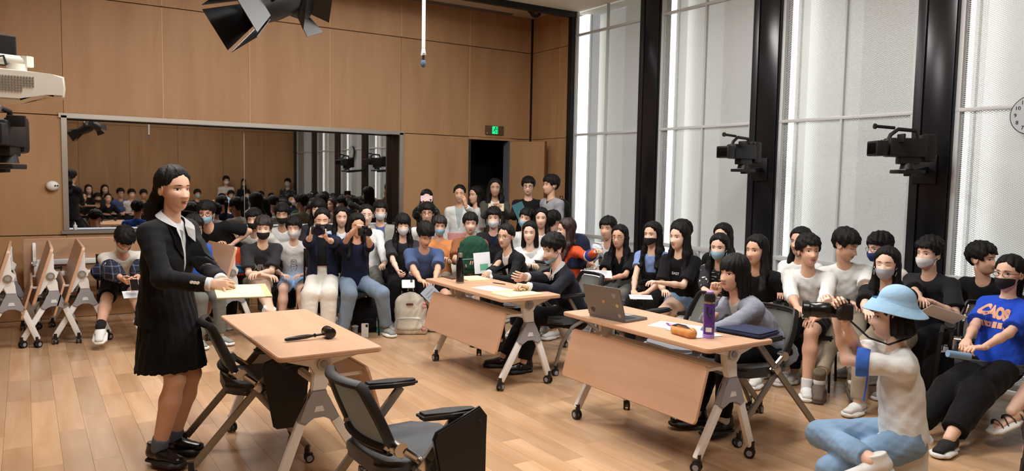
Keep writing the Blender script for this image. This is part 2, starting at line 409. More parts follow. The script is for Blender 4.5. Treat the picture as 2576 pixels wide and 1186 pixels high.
for k, (a, b) in enumerate(cols[1:]):
    c = struct(bpy.data.objects.new('column', None), 'tall black steel-clad column between window bays'); COL.objects.link(c)
    G().box((XW+.05, (a+b)/2, CEIL/2), (.18, a-b, CEIL)).put('column_core', M_black, c)
    G().box((XW-.05, a-.045, CEIL/2), (.03, .075, CEIL), bev=.003).put('edge_strip', mat('dark_strip', '#2a2b2e', .3, .4), c)
    G().box((XW-.048, b+.13, CEIL/2), (.02, .235, CEIL), bev=.003).put('cladding', mat('column_gloss', '#15161b', .22, .2), c)
for k in range(6):
    y1, y0 = cols[k][1], cols[k+1][0]
    if y1-y0 < .3: continue
    if y0 < YF-1.5: break
    wn = struct(bpy.data.objects.new('window_%d' % (k+1 if k < 4 else k+2), None), 'screened window bay between black columns'); COL.objects.link(wn)
    ym = (y0+y1)/2+.0
    for z in ZR[1:-1]+[.05]:
        G().box((XW+.0, ym, z), (.045, y1-y0, .032 if z > 1 else .05), bev=.004).put('transom', M_frame, wn)
    for y in (y0+.02, ym, y1-.02):
        G().box((XW-.0, y, CEIL/2), (.04, .022 if y == ym else .04, CEIL), bev=.004).put('mullion', M_frame, wn)
    for j in range(4):
        for (p, q) in ((y0+.03, ym-.01), (ym+.01, y1-.03)):
            # screen: a real sheet with a punched pattern, set in each pane
            G().box((0, 0, 0), (.002, q-p, ZR[j+1]-ZR[j]-.03)).put('mesh_panel', M_screen, wn, T(XW+.012, (p+q)/2, (ZR[j]+ZR[j+1])/2), smooth=False)
    # added panes glow behind the screen; the inner one bands the brightness
    G().box((XW+.42, ym, 2.05), (.012, (y1-y0)*.98, 4.0)).put('pane', M_glass, wn)
    G().box((XW+.34, ym-.22, 2.05), (.012, (y1-y0)*.36, 4.0)).put('pane', mat('glow_band', '#d0d2cf', .8, emit=.20), wn)
    # light tube hidden behind the far column edge
    G().box((XW+.22, y1+.10, 2.04), (.05, .19, 3.98), bev=.01).put('light_tube', M_tube, wn)
    G().box((XW+.25, y1-.03, 2.04), (.03, .012, 4.0)).put('tube_edge', M_frame, wn)
    for z in (1.05, .62):
        for q in range(2):
            G().box((XW+.36, ym-.3+q*.12, z), (.01, .09, .12)).put('vent_plate', M_frame, wn)
# ---------------------------------------------------------------- flip-top tables
TL, TW_, TH = 1.34, .56, .74
def caster(parent, x, y, yaw=0., r=.032, name='caster', body=None):
    M = T(x, y, 0)@rz(yaw)
    g = G(); g.cyl((-.011, .0, r), (-.022, .0, r), r, n=16); g.cyl((.011, 0, r), (.022, 0, r), r, n=16); g.cyl((-.012, 0, r), (.012, 0, r), .012, n=8)
    g.cyl((0, -.01, r+.02), (0, -.01, .105), .016, n=10); g.box((0, -.004, r*1.75), (.034, .05, .014), bev=.004)
    o = g.put(name, body or M_blackp, parent, M)
    G().cyl((-.0236, 0, r), (.0236, 0, r), .018, n=12).put('hub_cap', M_hub, o)
    return o
def flip_table(label, x, y, rzv, fold=0., group=None, L=TL, hide_panel=False):
    """local: modesty panel towards -x, length along y"""
    t = thing('flip_top_table', label, 'table', (x, y, 0), rzv, group)
    piv = T(.02, 0, .665)
    F = piv@ry(-fold)@T(-.02, 0, -.665)
    poly = rrect(TW_, L, .035)
    top = G().prism(poly, .026, T(0, 0, TH-.013), bev=.004).put('tabletop', M_ply, t, F)
    # underside rails of the top
    for s in (-1, 1):
        ye = s*(L/2-.10)
        g = G(); g.prism([(-.20, .0), (.22, .0), (.20, -.022), (.07, -.055), (.045, -.10), (-.005, -.10), (-.03, -.055), (-.18, -.022)], .03, T(.02, ye, TH-.026)@rx(R_(90)), bev=.003)
        g.put('top_bracket', M_legw, t, F)
    g = G(); g.box((.03, 0, TH-.05), (.05, L-.24, .04), bev=.004); g.put('top_rail', M_legw, t, F)
    # black wire cable rack
    for s in (-1, 1):
        g = G(); yc = s*(L/2-.24)
        if not fold:
            g.tube([(.20, yc-.11, TH-.085), (.20, yc+.11, TH-.085)], .008, 6)
            for q in (-.09, -.03, .03, .09): g.tube([(.215, yc+q, TH-.03), (.20, yc+q, TH-.08), (.06, yc+q, TH-.08), (.05, yc+q, TH-.03)], .005, 5)
            g.put('cable_rack', M_blackp, t, F); continue
        g.tube([(-.02, yc-.11, TH-.115), (-.02, yc+.11, TH-.115)], .010, 6); g.tube([(-.22, yc-.11, TH-.115), (-.22, yc+.11, TH-.115)], .010, 6)
        for q in (-.10, -.035, .035, .10): g.tube([(.0, yc+q, TH-.03), (.0, yc+q, TH-.11), (-.22, yc+q, TH-.11), (-.24, yc+q, TH-.03)], .006, 5)
        g.put('cable_rack', M_blackp, t, F)
    # modesty panel, hung from the beam, tilting outwards at its foot
    if not hide_panel:
        g = G(); g.prism(rrect(L-.10, .335, .03), .018, T(-.255 if not fold else -.175, 0, .465 if not fold else .43)@ry(R_(16))@rz(R_(90))@rx(R_(90)), bev=.003)
        pn = g.put('modesty_panel', M_ply, t)
        for s in (-1, 1):
            G().box((-.115 if not fold else -.07, s*(L/2-.12), .585 if not fold else .56), (.19 if not fold else .11, .014, .02), bev=.003).put('panel_bracket', M_legw, t)
    G().tube([(.045, -L/2+.12, .56), (.045, L/2-.12, .56)], .022, 10).put('cross_beam', M_legw, t)
    for s in (-1, 1):
        ye = s*(L/2-.115)
        g = G(); g.prism([(-.035, .67), (.05, .67), (.075, .60), (.082, .52), (.005, .52), (-.02, .58)], .042, T(0, ye, 0)@rx(R_(90))@T(0, 0, 0), bev=.006)
        col = g.put('upright', M_legw, t)
        g = G(); g.cyl((.02, ye+s*.02, .665), (.02, ye+s*.042, .665), .036, n=22); kb = g.put('pivot_knob', M_alu, t)
        G().cyl((.02, ye+s*.042, .665), (.02, ye+s*.046, .665), .021, n=16).put('knob_ring', M_hub, kb)
        g = G(); g.prism([(.003, .525), (.084, .525), (.10, .47), (.155, .365), (.115, .345), (.072, .385), (.015, .385), (-.03, .345), (-.07, .365), (-.012, .47)], .05, T(0, ye, 0)@rx(R_(90)), bev=.007)
        hb = g.put('hub', M_hub, t)
        G().prism([(-.028, -.014), (.028, -.014), (.018, .016), (-.018, .016)], .003, T(.043, ye+s*.026, .425)@rx(R_(90))).put('maker_plate', mat('plate_white', '#dcdde0', .4), hb)
        for q, xa, xb in ((-1, -.048, -.215), (1, .133, .24)):
            g = G(); a = Vector((xa, ye, .36)); b = Vector((xb, ye, .075)); d = b-a
            M = T(*((a+b)/2))@d.to_track_quat('Z', 'Y').to_matrix().to_4x4()
            g.box((0, 0, 0), (.034, .052, d.length), bev=.010, seg=2, M=M); g.put('leg', M_legw, t)
            caster(t, xb, ye, rnd.uniform(-1, 1))
    return t
tA = flip_table('pale beech flip-top table holding the gavel', 1.32, 4.40, math.pi)
tB = flip_table('pale beech flip-top table with black bottle and legal pads, shared by two in dark suits', 3.30, 5.46, 0)
tC = flip_table('pale beech flip-top table with laptop and purple flask', 3.395, 3.50, 0)
for i, (x, y, lab) in enumerate(((-.17, 8.72, 'folded flip-top table cut by the left edge of the photo'), (.165, 8.76, 'middle one of three folded tables, beside the grey-jeaned folded row'), (.425, 8.80, 'folded flip-top table next to the boy in the plaid sleeves'),)):
    if i == 1: lab = 'folded flip-top table in the middle of the nested three'
    flip_table(lab, x, y, 0, R_(73), 'folded tables nested by the mirror wall', L=1.16)
flip_table('folded flip-top table half hidden behind the boy in the blue shirt', 1.66, 8.35, R_(6), R_(73), L=1.2)
flip_table('folded flip-top table turned flat along the wall behind the nested ones', .70, 9.45, R_(-90), R_(80), L=1.46)

# ---------------------------------------------------------------- mesh-back seminar chairs
M_cmesh = mat('grey_chair_mesh', '#8b8b84', .75, bump=.2, bscale=300)
M_cseat = mat('dark_seat_fabric', '#3c4045', .8, bump=.25, bscale=240, sheen=.3)
M_frameg = mat('chair_frame_grey', '#8f8a82', .35, .6)
def mesh_chair(label, x, y, yaw, tablet=True, seatm=None, group=None, curved=False, meshm=None):
    """local: faces +y"""
    t = thing('seminar_chair', label, 'chair', (x, y, 0), yaw, group)
    g = G(); g.prism(rrect(.47, .46, .10, 5), .065, T(0, .01, .455), bev=.022); g.put('seat', seatm or M_cseat, t)
    # backrest: a curved frame around woven mesh
    def bp(u, v):
        zz = .525+v*.29; w2 = .205+.02*math.sin(math.pi*min(1, v*1.1))-.035*v
        return Vector((u*w2, -.205-.105*v**1.2-.02+.04*u*u+.02*(1-v)*(1-v), zz))
    nu, nv = 10, 10
    g = G(); vv = [[g.bm.verts.new(bp(-.86+1.72*i/nu, .07+.86*j/nv)) for i in range(nu+1)] for j in range(nv+1)]
    for j in range(nv):
        for i in range(nu): g.bm.faces.new((vv[j][i], vv[j][i+1], vv[j+1][i+1], vv[j+1][i]))
    bmesh.ops.solidify(g.bm, geom=g.bm.faces[:], thickness=.004); g.put('back_mesh', meshm or M_cmesh, t)
    pts = []
    for u in np.linspace(-1, 1, 9): pts.append(bp(u*.94, 0))
    for v in np.linspace(.08, .94, 8): pts.append(bp(1, v))
    for u in np.linspace(.94, -.94, 9): pts.append(bp(u, 1))
    for v in np.linspace(.94, .08, 8): pts.append(bp(-1, v))
    g = G(); g.tube(pts, .024, 8, closed=True, flat=.6); g.tube([bp(u, .07) for u in np.linspace(-.9, .9, 7)], .035, 8, flat=.45)
    g.put('back_frame', M_blackp, t)
    for s in (-1, 1):
        # chrome recline joint
        g = G(); g.cyl((s*.20, -.20, .565), (s*.225, -.13, .515), .017, n=10); g.cyl((s*.240, -.145, .545), (s*.195, -.145, .545), .030, n=18); g.cyl((s*.23, -.13, .54), (s*.24, -.03, .46), .018, n=10)
        g.put('back_joint', M_chrome, t)
        # arm post running down into the rear leg
        a = Vector((s*.26, .10, .655)); b = Vector((s*.265, -.40, .075))
        g = G()
        if curved:
            mid = [a, Vector((s*.262, .02, .52)), Vector((s*.264, -.14, .40)), Vector((s*.266, -.30, .25)), b]; g.tube(mid, .017, 8)
        else:
            d = b-a; g.box((0, 0, 0), (.022, .040, d.length), bev=.006, M=T(*((a+b)/2))@d.to_track_quat('Z', 'Y').to_matrix().to_4x4())
        g.put('leg', M_frameg, t)
        a = Vector((s*.245, -.09, .47)); b = Vector((s*.25, .22, .085)); d = b-a; g = G()
        if curved: g.tube([a, Vector((s*.247, .06, .40)), Vector((s*.25, .16, .27)), b], .016, 8)
        else: g.box((0, 0, 0), (.022, .036, d.length), bev=.006, M=T(*((a+b)/2))@d.to_track_quat('Z', 'Y').to_matrix().to_4x4())
        g.put('leg', M_frameg, t)
        g = G(); g.box((0, 0, 0), (.03, .05, .05), bev=.004, M=T(s*.262, -.055, .475)@rx(R_(-40))); g.put('leg_clamp', M_chrome, t)
        caster(t, s*.25, .22, 0, .026); caster(t, s*.265, -.40, .4, .026)
        # armrest
        g = G(); g.prism([(-.032, -.13), (.032, -.13), (.038, 0), (.032, .10), (.020, .135), (-.020, .135), (-.032, .10), (-.038, 0)], .030, T(s*.27, .05, .675)@rx(R_(-3)), bev=.010)
        g.put('armrest', M_blackp, t)
    G().tube([(-.24, -.02, .43), (.24, -.02, .43)], .014, 8).put('seat_tube', M_frameg, t)
    if tablet:   # writing tablet folded down outside the right arm
        g = G(); g.prism([(-.11, .17), (.10, .245), (.135, .20), (.115, -.06), (.10, -.19), (.08, -.205), (-.05, -.205), (-.07, -.19), (-.125, .14)], .022, T(.335, .075, .455)@ry(R_(86))@rz(R_(90)), bev=.006)
        g.put('writing_tablet', M_blackp, t)
        G().tube([(.29, .10, .665), (.315, .14, .655), (.33, .17, .63)], .014, 8).put('tablet_hinge', M_blackp, t)
    return t
mesh_chair('empty mesh-back chair with folded tablet between the standing woman and the gavel table', 1.15, 4.47, R_(-96))
mesh_chair('empty mesh-back chair with folded tablet at the bottom, nearest the camera', 1.395, 2.99, R_(-88))
CHB1 = mesh_chair('grey mesh-back chair under the woman with round glasses', 4.08, 6.20, R_(86), False, curved=True, seatm=mat('pale_seat', '#86898e', .8))
CHB2 = mesh_chair('grey mesh-back chair under the man in the navy suit', 3.98, 5.30, R_(84), False, curved=True)
CHC1 = mesh_chair('grey mesh-back chair under the woman in the plaid blazer', 3.98, 3.32, R_(80), False)
mesh_chair('grey empty mesh-back chair in line with the laptop table', 4.02, 3.88, R_(86), False, curved=True, seatm=mat('pale_seat', '#86898e', .8))
mesh_chair('black-framed chair with tablet under the girl in the bright blue T-shirt', 5.62, 2.52, R_(118), True)
mesh_chair('grey mesh chair behind the long-haired girl in the black T-shirt', 5.05, 5.75, R_(110), False)

# plain stacking chairs for the spectators
M_thin = mat('thin_black_tube', '#1c1817', .4, .3)
_sc = None
def stack_chair(x, y, yaw, z, label, group='stacking chairs of the spectators'):
    """local: faces +y, seat top at z"""
    global _sc
    if _sc is None:
        t = thing('stacking_chair', label, 'chair', (0, 0, 0), 0, group)
        G().prism(rrect(.42, .40, .07), .03, T(0, 0, -.015), bev=.010).put('seat', M_blackp, t)
        G().prism(rrect(.40, .20, .05), .015, T(0, -.215, .27)@rx(R_(82)), bev=.004).put('backrest', M_blackp, t)
        for s in (-1, 1):
            G().tube([(s*.19, .17, -.02), (s*.20, .20, -.45)], .010, 8).put('leg', M_thin, t)
            G().tube([(s*.19, -.23, .36), (s*.19, -.17, -.02), (s*.20, -.22, -.45)], .010, 8).put('leg', M_thin, t)
        _sc = t; o = t
    else: o = dup(_sc)
    o.location = (x, y, z); o.rotation_euler = (0, 0, yaw); o['label'] = label
    o.location.z = z; o.scale = (1, 1, z/.45)
    return o
# ---------------------------------------------------------------- people toolkit: distance fields turned into one smooth surface
def nets(F, org, h):
    S = F < 0
    a = [S[i:S.shape[0]-1+i, j:S.shape[1]-1+j, k:S.shape[2]-1+k] for i in (0, 1) for j in (0, 1) for k in (0, 1)]
    cnt = sum(x.astype(np.int8) for x in a)
    idx = np.argwhere((cnt > 0) & (cnt < 8))
    if not len(idx): return np.zeros((0, 3)), np.zeros((0, 4), int)
    off = np.array([(i, j, k) for i in (0, 1) for j in (0, 1) for k in (0, 1)])
    V = np.stack([F[idx[:, 0]+o[0], idx[:, 1]+o[1], idx[:, 2]+o[2]] for o in off], 1)
    pos = np.zeros((len(idx), 3)); num = np.zeros(len(idx))
    for p in range(8):
        for q in range(p+1, 8):
            if abs(off[p]-off[q]).sum() != 1: continue
            m = (V[:, p] < 0) != (V[:, q] < 0)
            t = np.where(m, V[:, p]/np.where(m, V[:, p]-V[:, q], 1), 0)
            pos += m[:, None]*(off[p]+(off[q]-off[p])*t[:, None]); num += m
    verts = (idx+pos/num[:, None])*h+org
    vid = np.full(cnt.shape, -1, int); vid[idx[:, 0], idx[:, 1], idx[:, 2]] = np.arange(len(idx))
    quads = []
    n = F.shape
    for ax in range(3):
        b, c = (ax+1) % 3, (ax+2) % 3
        sl0 = [slice(1, None)]*3; sl1 = [slice(1, None)]*3
        s0 = [slice(None)]*3; s1 = [slice(None)]*3; s0[ax] = slice(0, -1); s1[ax] = slice(1, None)
        for d in (b, c): s0[d] = slice(1, -1); s1[d] = slice(1, -1)
        A, B = S[tuple(s0)], S[tuple(s1)]
        e = np.argwhere(A != B)
        if not len(e): continue
        inside = A[e[:, 0], e[:, 1], e[:, 2]]
        base = e.copy(); base[:, b] += 1; base[:, c] += 1
        def cell(db, dc):
            q = base.copy(); q[:, b] += db; q[:, c] += dc
            return vid[q[:, 0], q[:, 1], q[:, 2]]
        Q = np.stack([cell(-1, -1), cell(0, -1), cell(0, 0), cell(-1, 0)], 1)
        Q[~inside] = Q[~inside][:, ::-1]
        quads.append(Q)
    Q = np.concatenate(quads); Q = Q[(Q >= 0).all(1)]
    return verts, Q
def unit(v): v = np.asarray(v, float); return v/(np.linalg.norm(v)+1e-9)
def npv(v): return np.array([v[0], v[1], v[2]], float)
class SDF:
    def __init__(s): s.P = []; s.noise = 0; s.cuts = []
    def cap(s, a, b, ra, rb, va=None, vb=None, U=(1, 0, 0), fa=False, fb=False, k=.025):
        """tapered limb from a to b; ra/rb half-width along U, va/vb along the other axis"""
        s.P.append((npv(a), npv(b), ra, rb, va or ra, vb or rb, npv(U), fa, fb, k)); return s
    def mesh(s, h, noise=0., seed=0, streak=None, ph=0.):
        lo = np.min([np.minimum(p[0], p[1])-max(p[2:6]) for p in s.P], 0)-.03; hi = np.max([np.maximum(p[0], p[1])+max(p[2:6]) for p in s.P], 0)+.03
        n = np.ceil((hi-lo)/h).astype(int)+1
        F = np.full(n, 1.0, np.float32)
        ax = [(lo[i]+np.arange(n[i])*h).astype(np.float32) for i in range(3)]
        for (a, b, ra, rb, va, vb, U, fa, fb, k) in s.P:
            m = max(ra, rb, va, vb)+.045
            l = np.maximum(0, ((np.minimum(a, b)-m-lo)/h).astype(int)); u = np.minimum(n, np.ceil((np.maximum(a, b)+m-lo)/h).astype(int)+1)
            X, Y, Z = np.meshgrid(ax[0][l[0]:u[0]], ax[1][l[1]:u[1]], ax[2][l[2]:u[2]], indexing='ij')
            d = b-a; L = np.linalg.norm(d); w_ = d/L if L > 1e-6 else np.array([0, 0, 1.])
            U = U-w_*(U@w_)
            if np.linalg.norm(U) < .05: U = np.cross(w_, [0, 1, 0.3])
            U = unit(U); Vv = np.cross(w_, U)
            px, py, pz = X-a[0], Y-a[1], Z-a[2]
            tw = px*w_[0]+py*w_[1]+pz*w_[2]; t = np.clip(tw/max(L, 1e-6), 0, 1)
            qu = px*U[0]+py*U[1]+pz*U[2]; qv = px*Vv[0]+py*Vv[1]+pz*Vv[2]; qw = tw-t*L
            ru = ra+(rb-ra)*t; rv = va+(vb-va)*t; mn = np.minimum(ru, rv)
            dd = (np.sqrt((qu/ru)**2+(qv/rv)**2+(qw/mn)**2)-1)*mn
            if fa: dd = np.maximum(dd, -tw)
            if fb: dd = np.maximum(dd, tw-L)
            G_ = F[l[0]:u[0], l[1]:u[1], l[2]:u[2]]
            hh = np.clip(.5+.5*(G_-dd)/k, 0, 1)
            F[l[0]:u[0], l[1]:u[1], l[2]:u[2]] = G_*(1-hh)+dd*hh-k*hh*(1-hh)
        if noise or s.cuts or streak:
            X, Y, Z = np.meshgrid(*ax, indexing='ij')
            if noise:
                r = np.random.RandomState(seed); N = 0
                for q in range(5):
                    kv = r.randn(3)*np.array([1, 1, .8])*(26+14*q); N = N+np.sin(X*kv[0]+Y*kv[1]+Z*kv[2]+r.rand()*6+1.5*np.sin(Z*17+X*9+q))*(1-.13*q)
                F = F+(noise*.5*N).astype(np.float32)
            if streak:
                c, amp = streak; an = np.arctan2(Y-c[1], X-c[0]); F = F+(amp*(np.sin(an*23+2*np.sin(Z*14))+.6*np.sin(an*41+Z*9))).astype(np.float32)
            for f in s.cuts: F = np.maximum(F, f(X, Y, Z).astype(np.float32))
        F[0], F[-1] = 1, 1; F[:, 0] = 1; F[:, -1] = 1; F[:, :, 0] = 1; F[:, :, -1] = 1
        return nets(F, lo, h)
def npmesh(name, parts, mats, parent, loc=(0, 0, 0)):
    """parts: list of (verts, faces(n,k), material index) in world space"""
    loc = npv(loc); allv = []; polys = []; mi = []; o = 0
    for v, f, m in parts:
        allv.append(v-loc); polys.append((f+o, m)); o += len(v)
    V = np.concatenate(allv); me = bpy.data.meshes.new(name)
    me.vertices.add(len(V)); me.vertices.foreach_set('co', V.astype(np.float32).ravel())
    ls, tot, mm = [], [], []; li = []
    for f, m in polys:
        k = f.shape[1]; li.append(f.ravel()); tot += [k]*len(f); mm.append(np.full(len(f), m))
    li = np.concatenate(li); tot = np.array(tot); st = np.concatenate([[0], np.cumsum(tot)[:-1]])
    me.loops.add(len(li)); me.loops.foreach_set('vertex_index', li.astype(np.int32))
    me.polygons.add(len(tot)); me.polygons.foreach_set('loop_start', st.astype(np.int32)); me.polygons.foreach_set('loop_total', tot.astype(np.int32))
    me.polygons.foreach_set('material_index', np.concatenate(mm).astype(np.int32))
    me.update(calc_edges=True); me.validate(); me.shade_smooth()
    return link(name, me, mats, parent)

# head -----------------------------------------------------------------
def _gs(x, c, s): return np.exp(-((x-c)/s)**2/2)
def head_R(D):
    out = []
    for c, a in (((0, -.014, .030), (.076, .096, .090)), ((0, .022, -.036), (.0615, .068, .083)), ((0, .030, -.078), (.040, .052, .040))):
        c = np.array(c); a = np.array(a)
        A = ((D/a)**2).sum(-1); B = (D/a*c/a).sum(-1); Cc = ((c/a)**2).sum()-1
        out.append((B+np.sqrt(np.maximum(B*B-A*Cc, 0)))/A*(B*B-A*Cc > 0))
    k = 160.
    return np.log(sum(np.exp(k*o) for o in out))/k
def face_dy(x, z, g=1.):
    ax = np.abs(x)
    nr = np.where(z < .006, np.clip((.010-z)/.050, 0, 1), .0)*np.where(z < -.040, np.clip(1-(-.040-z)/.012, 0, 1), 1)
    d = .021*nr*_gs(x, 0, .0085+.004*np.clip(-z/.04, 0, 1))
    d = d+.007*_gs(ax, .0125, .006)*_gs(z, -.041, .006)
    d = d-.009*_gs(ax, .031, .015)*_gs(z, .001, .011)+.0035*_gs(z, .022, .009)*_gs(x, 0, .05)
    d = d+.0065*_gs(x, 0, .019)*_gs(z, -.067, .009)-.0045*_gs(x, 0, .020)*_gs(z, -.0675, .0018)
    d = d+.005*_gs(x, 0, .015)*_gs(z, -.098, .010)+.003*_gs(ax, .040, .018)*_gs(z, -.028, .018)-.003*_gs(ax, .045, .012)*_gs(z, -.070, .018)
    return d*g
def head_grid(nl, nt_):
    th = np.linspace(0, 2*np.pi, nl, endpoint=False); az = th-.52*np.sin(th)  # denser in front (az=0 is +y)
    el = np.linspace(-np.pi/2, np.pi/2, nt_)[1:-1]; el = el-.12*np.sin(2*(el))*0
    A, E = np.meshgrid(az, el); D = np.stack([np.sin(A)*np.cos(E), np.cos(A)*np.cos(E), np.sin(E)], -1).reshape(-1, 3)
    D = np.concatenate([D, [[0, 0, -1], [0, 0, 1]]]); P = D*head_R(D)[:, None]
    fr = np.clip(P[:, 1]/.05, 0, 1)
    P[:, 1] += face_dy(P[:, 0], P[:, 2])*fr
    m = len(el); Q = []
    for j in range(m-1):
        for i in range(nl): Q.append((j*nl+i, j*nl+(i+1) % nl, (j+1)*nl+(i+1) % nl, (j+1)*nl+i))
    Tt = [(m*nl, (i+1) % nl, i) for i in range(nl)]+[(m*nl+1, (m-1)*nl+i, (m-1)*nl+(i+1) % nl) for i in range(nl)]
    return P, np.array(Q)[:, ::-1], np.array(Tt)[:, ::-1]
def front_y(x, z, detail=True):
    x, z = np.broadcast_arrays(np.asarray(x, float), np.asarray(z, float)); y = np.full(x.shape, .09)
    for _ in range(10):
        D = np.stack([x, y, z], -1); D = D/np.linalg.norm(D, axis=-1, keepdims=True); R = head_R(D)
        y = np.sqrt(np.maximum(R*R-x*x-z*z, 1e-6))
    return y+(face_dy(x, z)*np.clip(y/.05, 0, 1) if detail else 0)
def gridq(nu, nv):
    return np.array([(j*nu+i, j*nu+i+1, (j+1)*nu+i+1, (j+1)*nu+i) for j in range(nv-1) for i in range(nu-1)])
def almond(cx, cz, hw, up, dn, off, nu=9, nv=4, tilt=0.):
    u = np.linspace(-1, 1, nu); v = np.linspace(0, 1, nv); U, Vv = np.meshgrid(u, v)
    s = np.sqrt(np.maximum(1-U*U, 0))
    X = cx+U*hw; Z = cz+tilt*U*hw+s*(-dn+(up+dn)*Vv)
    return np.stack([X, front_y(X, Z)+off, Z], -1).reshape(-1, 3), gridq(nu, nv)
def strip(xs_, zs_, th, off):
    xs_, zs_ = np.array(xs_), np.array(zs_); th = np.array(th)*np.ones(len(xs_))
    X = np.stack([xs_, xs_]); Z = np.stack([zs_-th/2, zs_+th/2])
    return np.stack([X, front_y(X, Z)+off, Z], -1).reshape(-1, 3), gridq(len(xs_), 2)
_HC = {}
def head_parts(lod=0, eyes='open', mouth=0., look=0.):
    """list of (verts, faces, slot) in head space: 0 skin 1 white 2 dark 3 hair 4 lip"""
    key = (lod, eyes, mouth, look)
    if key in _HC: return _HC[key]
    P, Q, Tt = head_grid(*((72, 60) if lod == 0 else (44, 36) if lod == 1 else (30, 24)))
    out = [(P, Q, 0), (P, Tt, 0)]
    for s in (-1, 1):   # ears
        n1, n2 = (14, 10) if lod < 2 else (8, 6)
        th = np.linspace(0, 2*np.pi, n1, endpoint=False); ph = np.linspace(-np.pi/2, np.pi/2, n2)
        A, E = np.meshgrid(th, ph); x = np.sin(E)*.008; y = np.cos(E)*np.cos(A)*.017; z = np.cos(E)*np.sin(A)*.030
        x = x+.006*(1-((y/.017)**2+(z/.030)**2))*-1
        y = y+z*.15-.2*0; pts = np.stack([s*(.0765+x+.25*np.maximum(0, -y)), -.008+y, -.008+z], -1).reshape(-1, 3)
        q = np.array([(j*n1+i, j*n1+(i+1) % n1, (j+1)*n1+(i+1) % n1, (j+1)*n1+i) for j in range(n2-1) for i in range(n1)])
        out.append((pts, q, 0))
    for s in (-1, 1):
        cx = s*.0315
        if eyes == 'open':
            v, q = almond(cx, .0005, .0145, .0050, .0032, .0022, tilt=s*.05); out.append((v, q, 1))
            v, q = almond(cx+look*.005, .0010, .0055, .0043, .0040, .0030, 7, 4); out.append((v, q, 2))
            u = np.linspace(-1, 1, 9); zz = .0005+np.sqrt(1-u*u)*.0054+s*.05*u*.0145
            v, q = strip(cx+u*.0158, zz, .0030*(1-.5*u*u), .0034); out.append((v, q, 2))
        else:
            u = np.linspace(-1, 1, 9); zz = -.0015-(1-u*u)*.002
            v, q = strip(cx+u*.0155, zz, .0026*(1-.5*u*u), .0026); out.append((v, q, 2))
        u = np.linspace(0, 1, 8); xb = s*(.012+u*.038); zb = .0222+.0032*np.sin(u*2.7)-.0035*u
        v, q = strip(xb, zb, .0050*np.clip(.35+u*3.2, 0, 1)*(1-u**2*.8), .0022); out.append((v, q, 3))
    op = mouth
    v, q = almond(0, -.0655, .0235, .0050, .0020-op*.5, .0012, 11, 4); out.append((v, q, 4))
    v, q = almond(0, -.0700-op, .0215, .0018, .0058, .0012, 11, 4); out.append((v, q, 4))
    u = np.linspace(-1, 1, 9); v, q = strip(u*.0225, -.0682-op/2+0*u, (.0012+op)*(1-.8*u*u), .0030); out.append((v, q, 2))
    for s in (-1, 1):
        v, q = almond(s*.0062, -.0490, .0032, .0012, .0012, .0015, 5, 3); out.append((v, q, 2))
    _HC[key] = out
    return out
# hands ---------------------------------------------------------------
_HD = {}
CURL = dict(relax=(22, 32, 20), flat=(6, 8, 6), grip=(52, 62, 40), fist=(82, 92, 60), point=(70, 85, 50), hold=(38, 48, 30), clasp=(48, 70, 45))
def hand_mesh(pose, h):
    if (pose, h) in _HD: return _HD[(pose, h)]
    c = CURL[pose]; S = SDF()
    base = [(-.028, .086, .002), (-.0095, .092, .004), (.0095, .089, .003), (.0275, .080, 0)]
    segs = [(.040, .025, .021), (.044, .028, .022), (.041, .026, .021), (.032, .020, .018)]
    for i in range(4):
        b = np.array(base[i]); S.cap((base[i][0]*.62, .006, 0), b, .016, .0118, .0135, .0105, U=(1, 0, 0), k=.012)
        a = 0; p = b; sp = (i-1.5)*.07
        cc = (8, 10, 8) if (pose == 'point' and i == 0) else c
        for j in range(3):
            a += R_(cc[j]*(1+.06*i)); d = np.array([math.sin(sp)*math.cos(a), math.cos(a)*math.cos(sp), -math.sin(a)]); q = p+d*segs[i][j]
            S.cap(p, q, .0092-.0010*j, .0085-.0011*j, k=.0035); p = q
    S.cap((-.014, .012, -.004), (-.040, .044, -.014), .016, .0125, k=.012)
    cl = sum(c)/230.
    p = np.array([-.040, .044, -.014]); q = p+np.array([-.020+.022*cl, .030, -.010-.014*cl]); r = q+np.array([-.006+.022*cl, .027, -.006-.010*cl])
    S.cap(p, q, .0118, .0102, k=.006); S.cap(q, r, .0100, .0080, k=.004)
    S.cap((0, -.035, 0), (0, .015, 0), .026, .027, .020, .017, U=(1, 0, 0), k=.012)
    _HD[(pose, h)] = S.mesh(h); return _HD[(pose, h)]
# materials -----------------------------------------------------------
def skinm(c): return mat('skin', c, .5, spec=.35)
SK = ['#e0b79f', '#d8aa8f', '#e6c0aa', '#c49a7e', '#dcb096']
M_eye = mat('eye_white', '#e9e4df', .3); M_iris = mat('iris_dark', '#1c120e', .2)
M_lip = mat('lip', '#b8736a', .45)
M_hair = mat('black_hair', '#0b0a0a', .55, bump=.6, bscale=30, stretch=(6, 6, .8), spec=.25); M_hairb = mat('brown_black_hair', '#1d1411', .55, bump=.6, bscale=34, stretch=(5, 5, .5))
def cloth(name, c, rough=.9, **k): return mat(name, c, rough, bump=k.pop('bump', .35), bscale=k.pop('bscale', 28), sheen=.04, spec=.25, **k)
M_mblue = mat('light_blue_mask', '#9cc6dc', .8); M_mwhite = mat('white_mask', '#e4e6ea', .8); M_mblack = mat('black_mask', '#17171a', .8); M_mgrey = mat('grey_mask', '#aab0bb', .8); M_mnavy = mat('navy_mask', '#2c4285', .8)

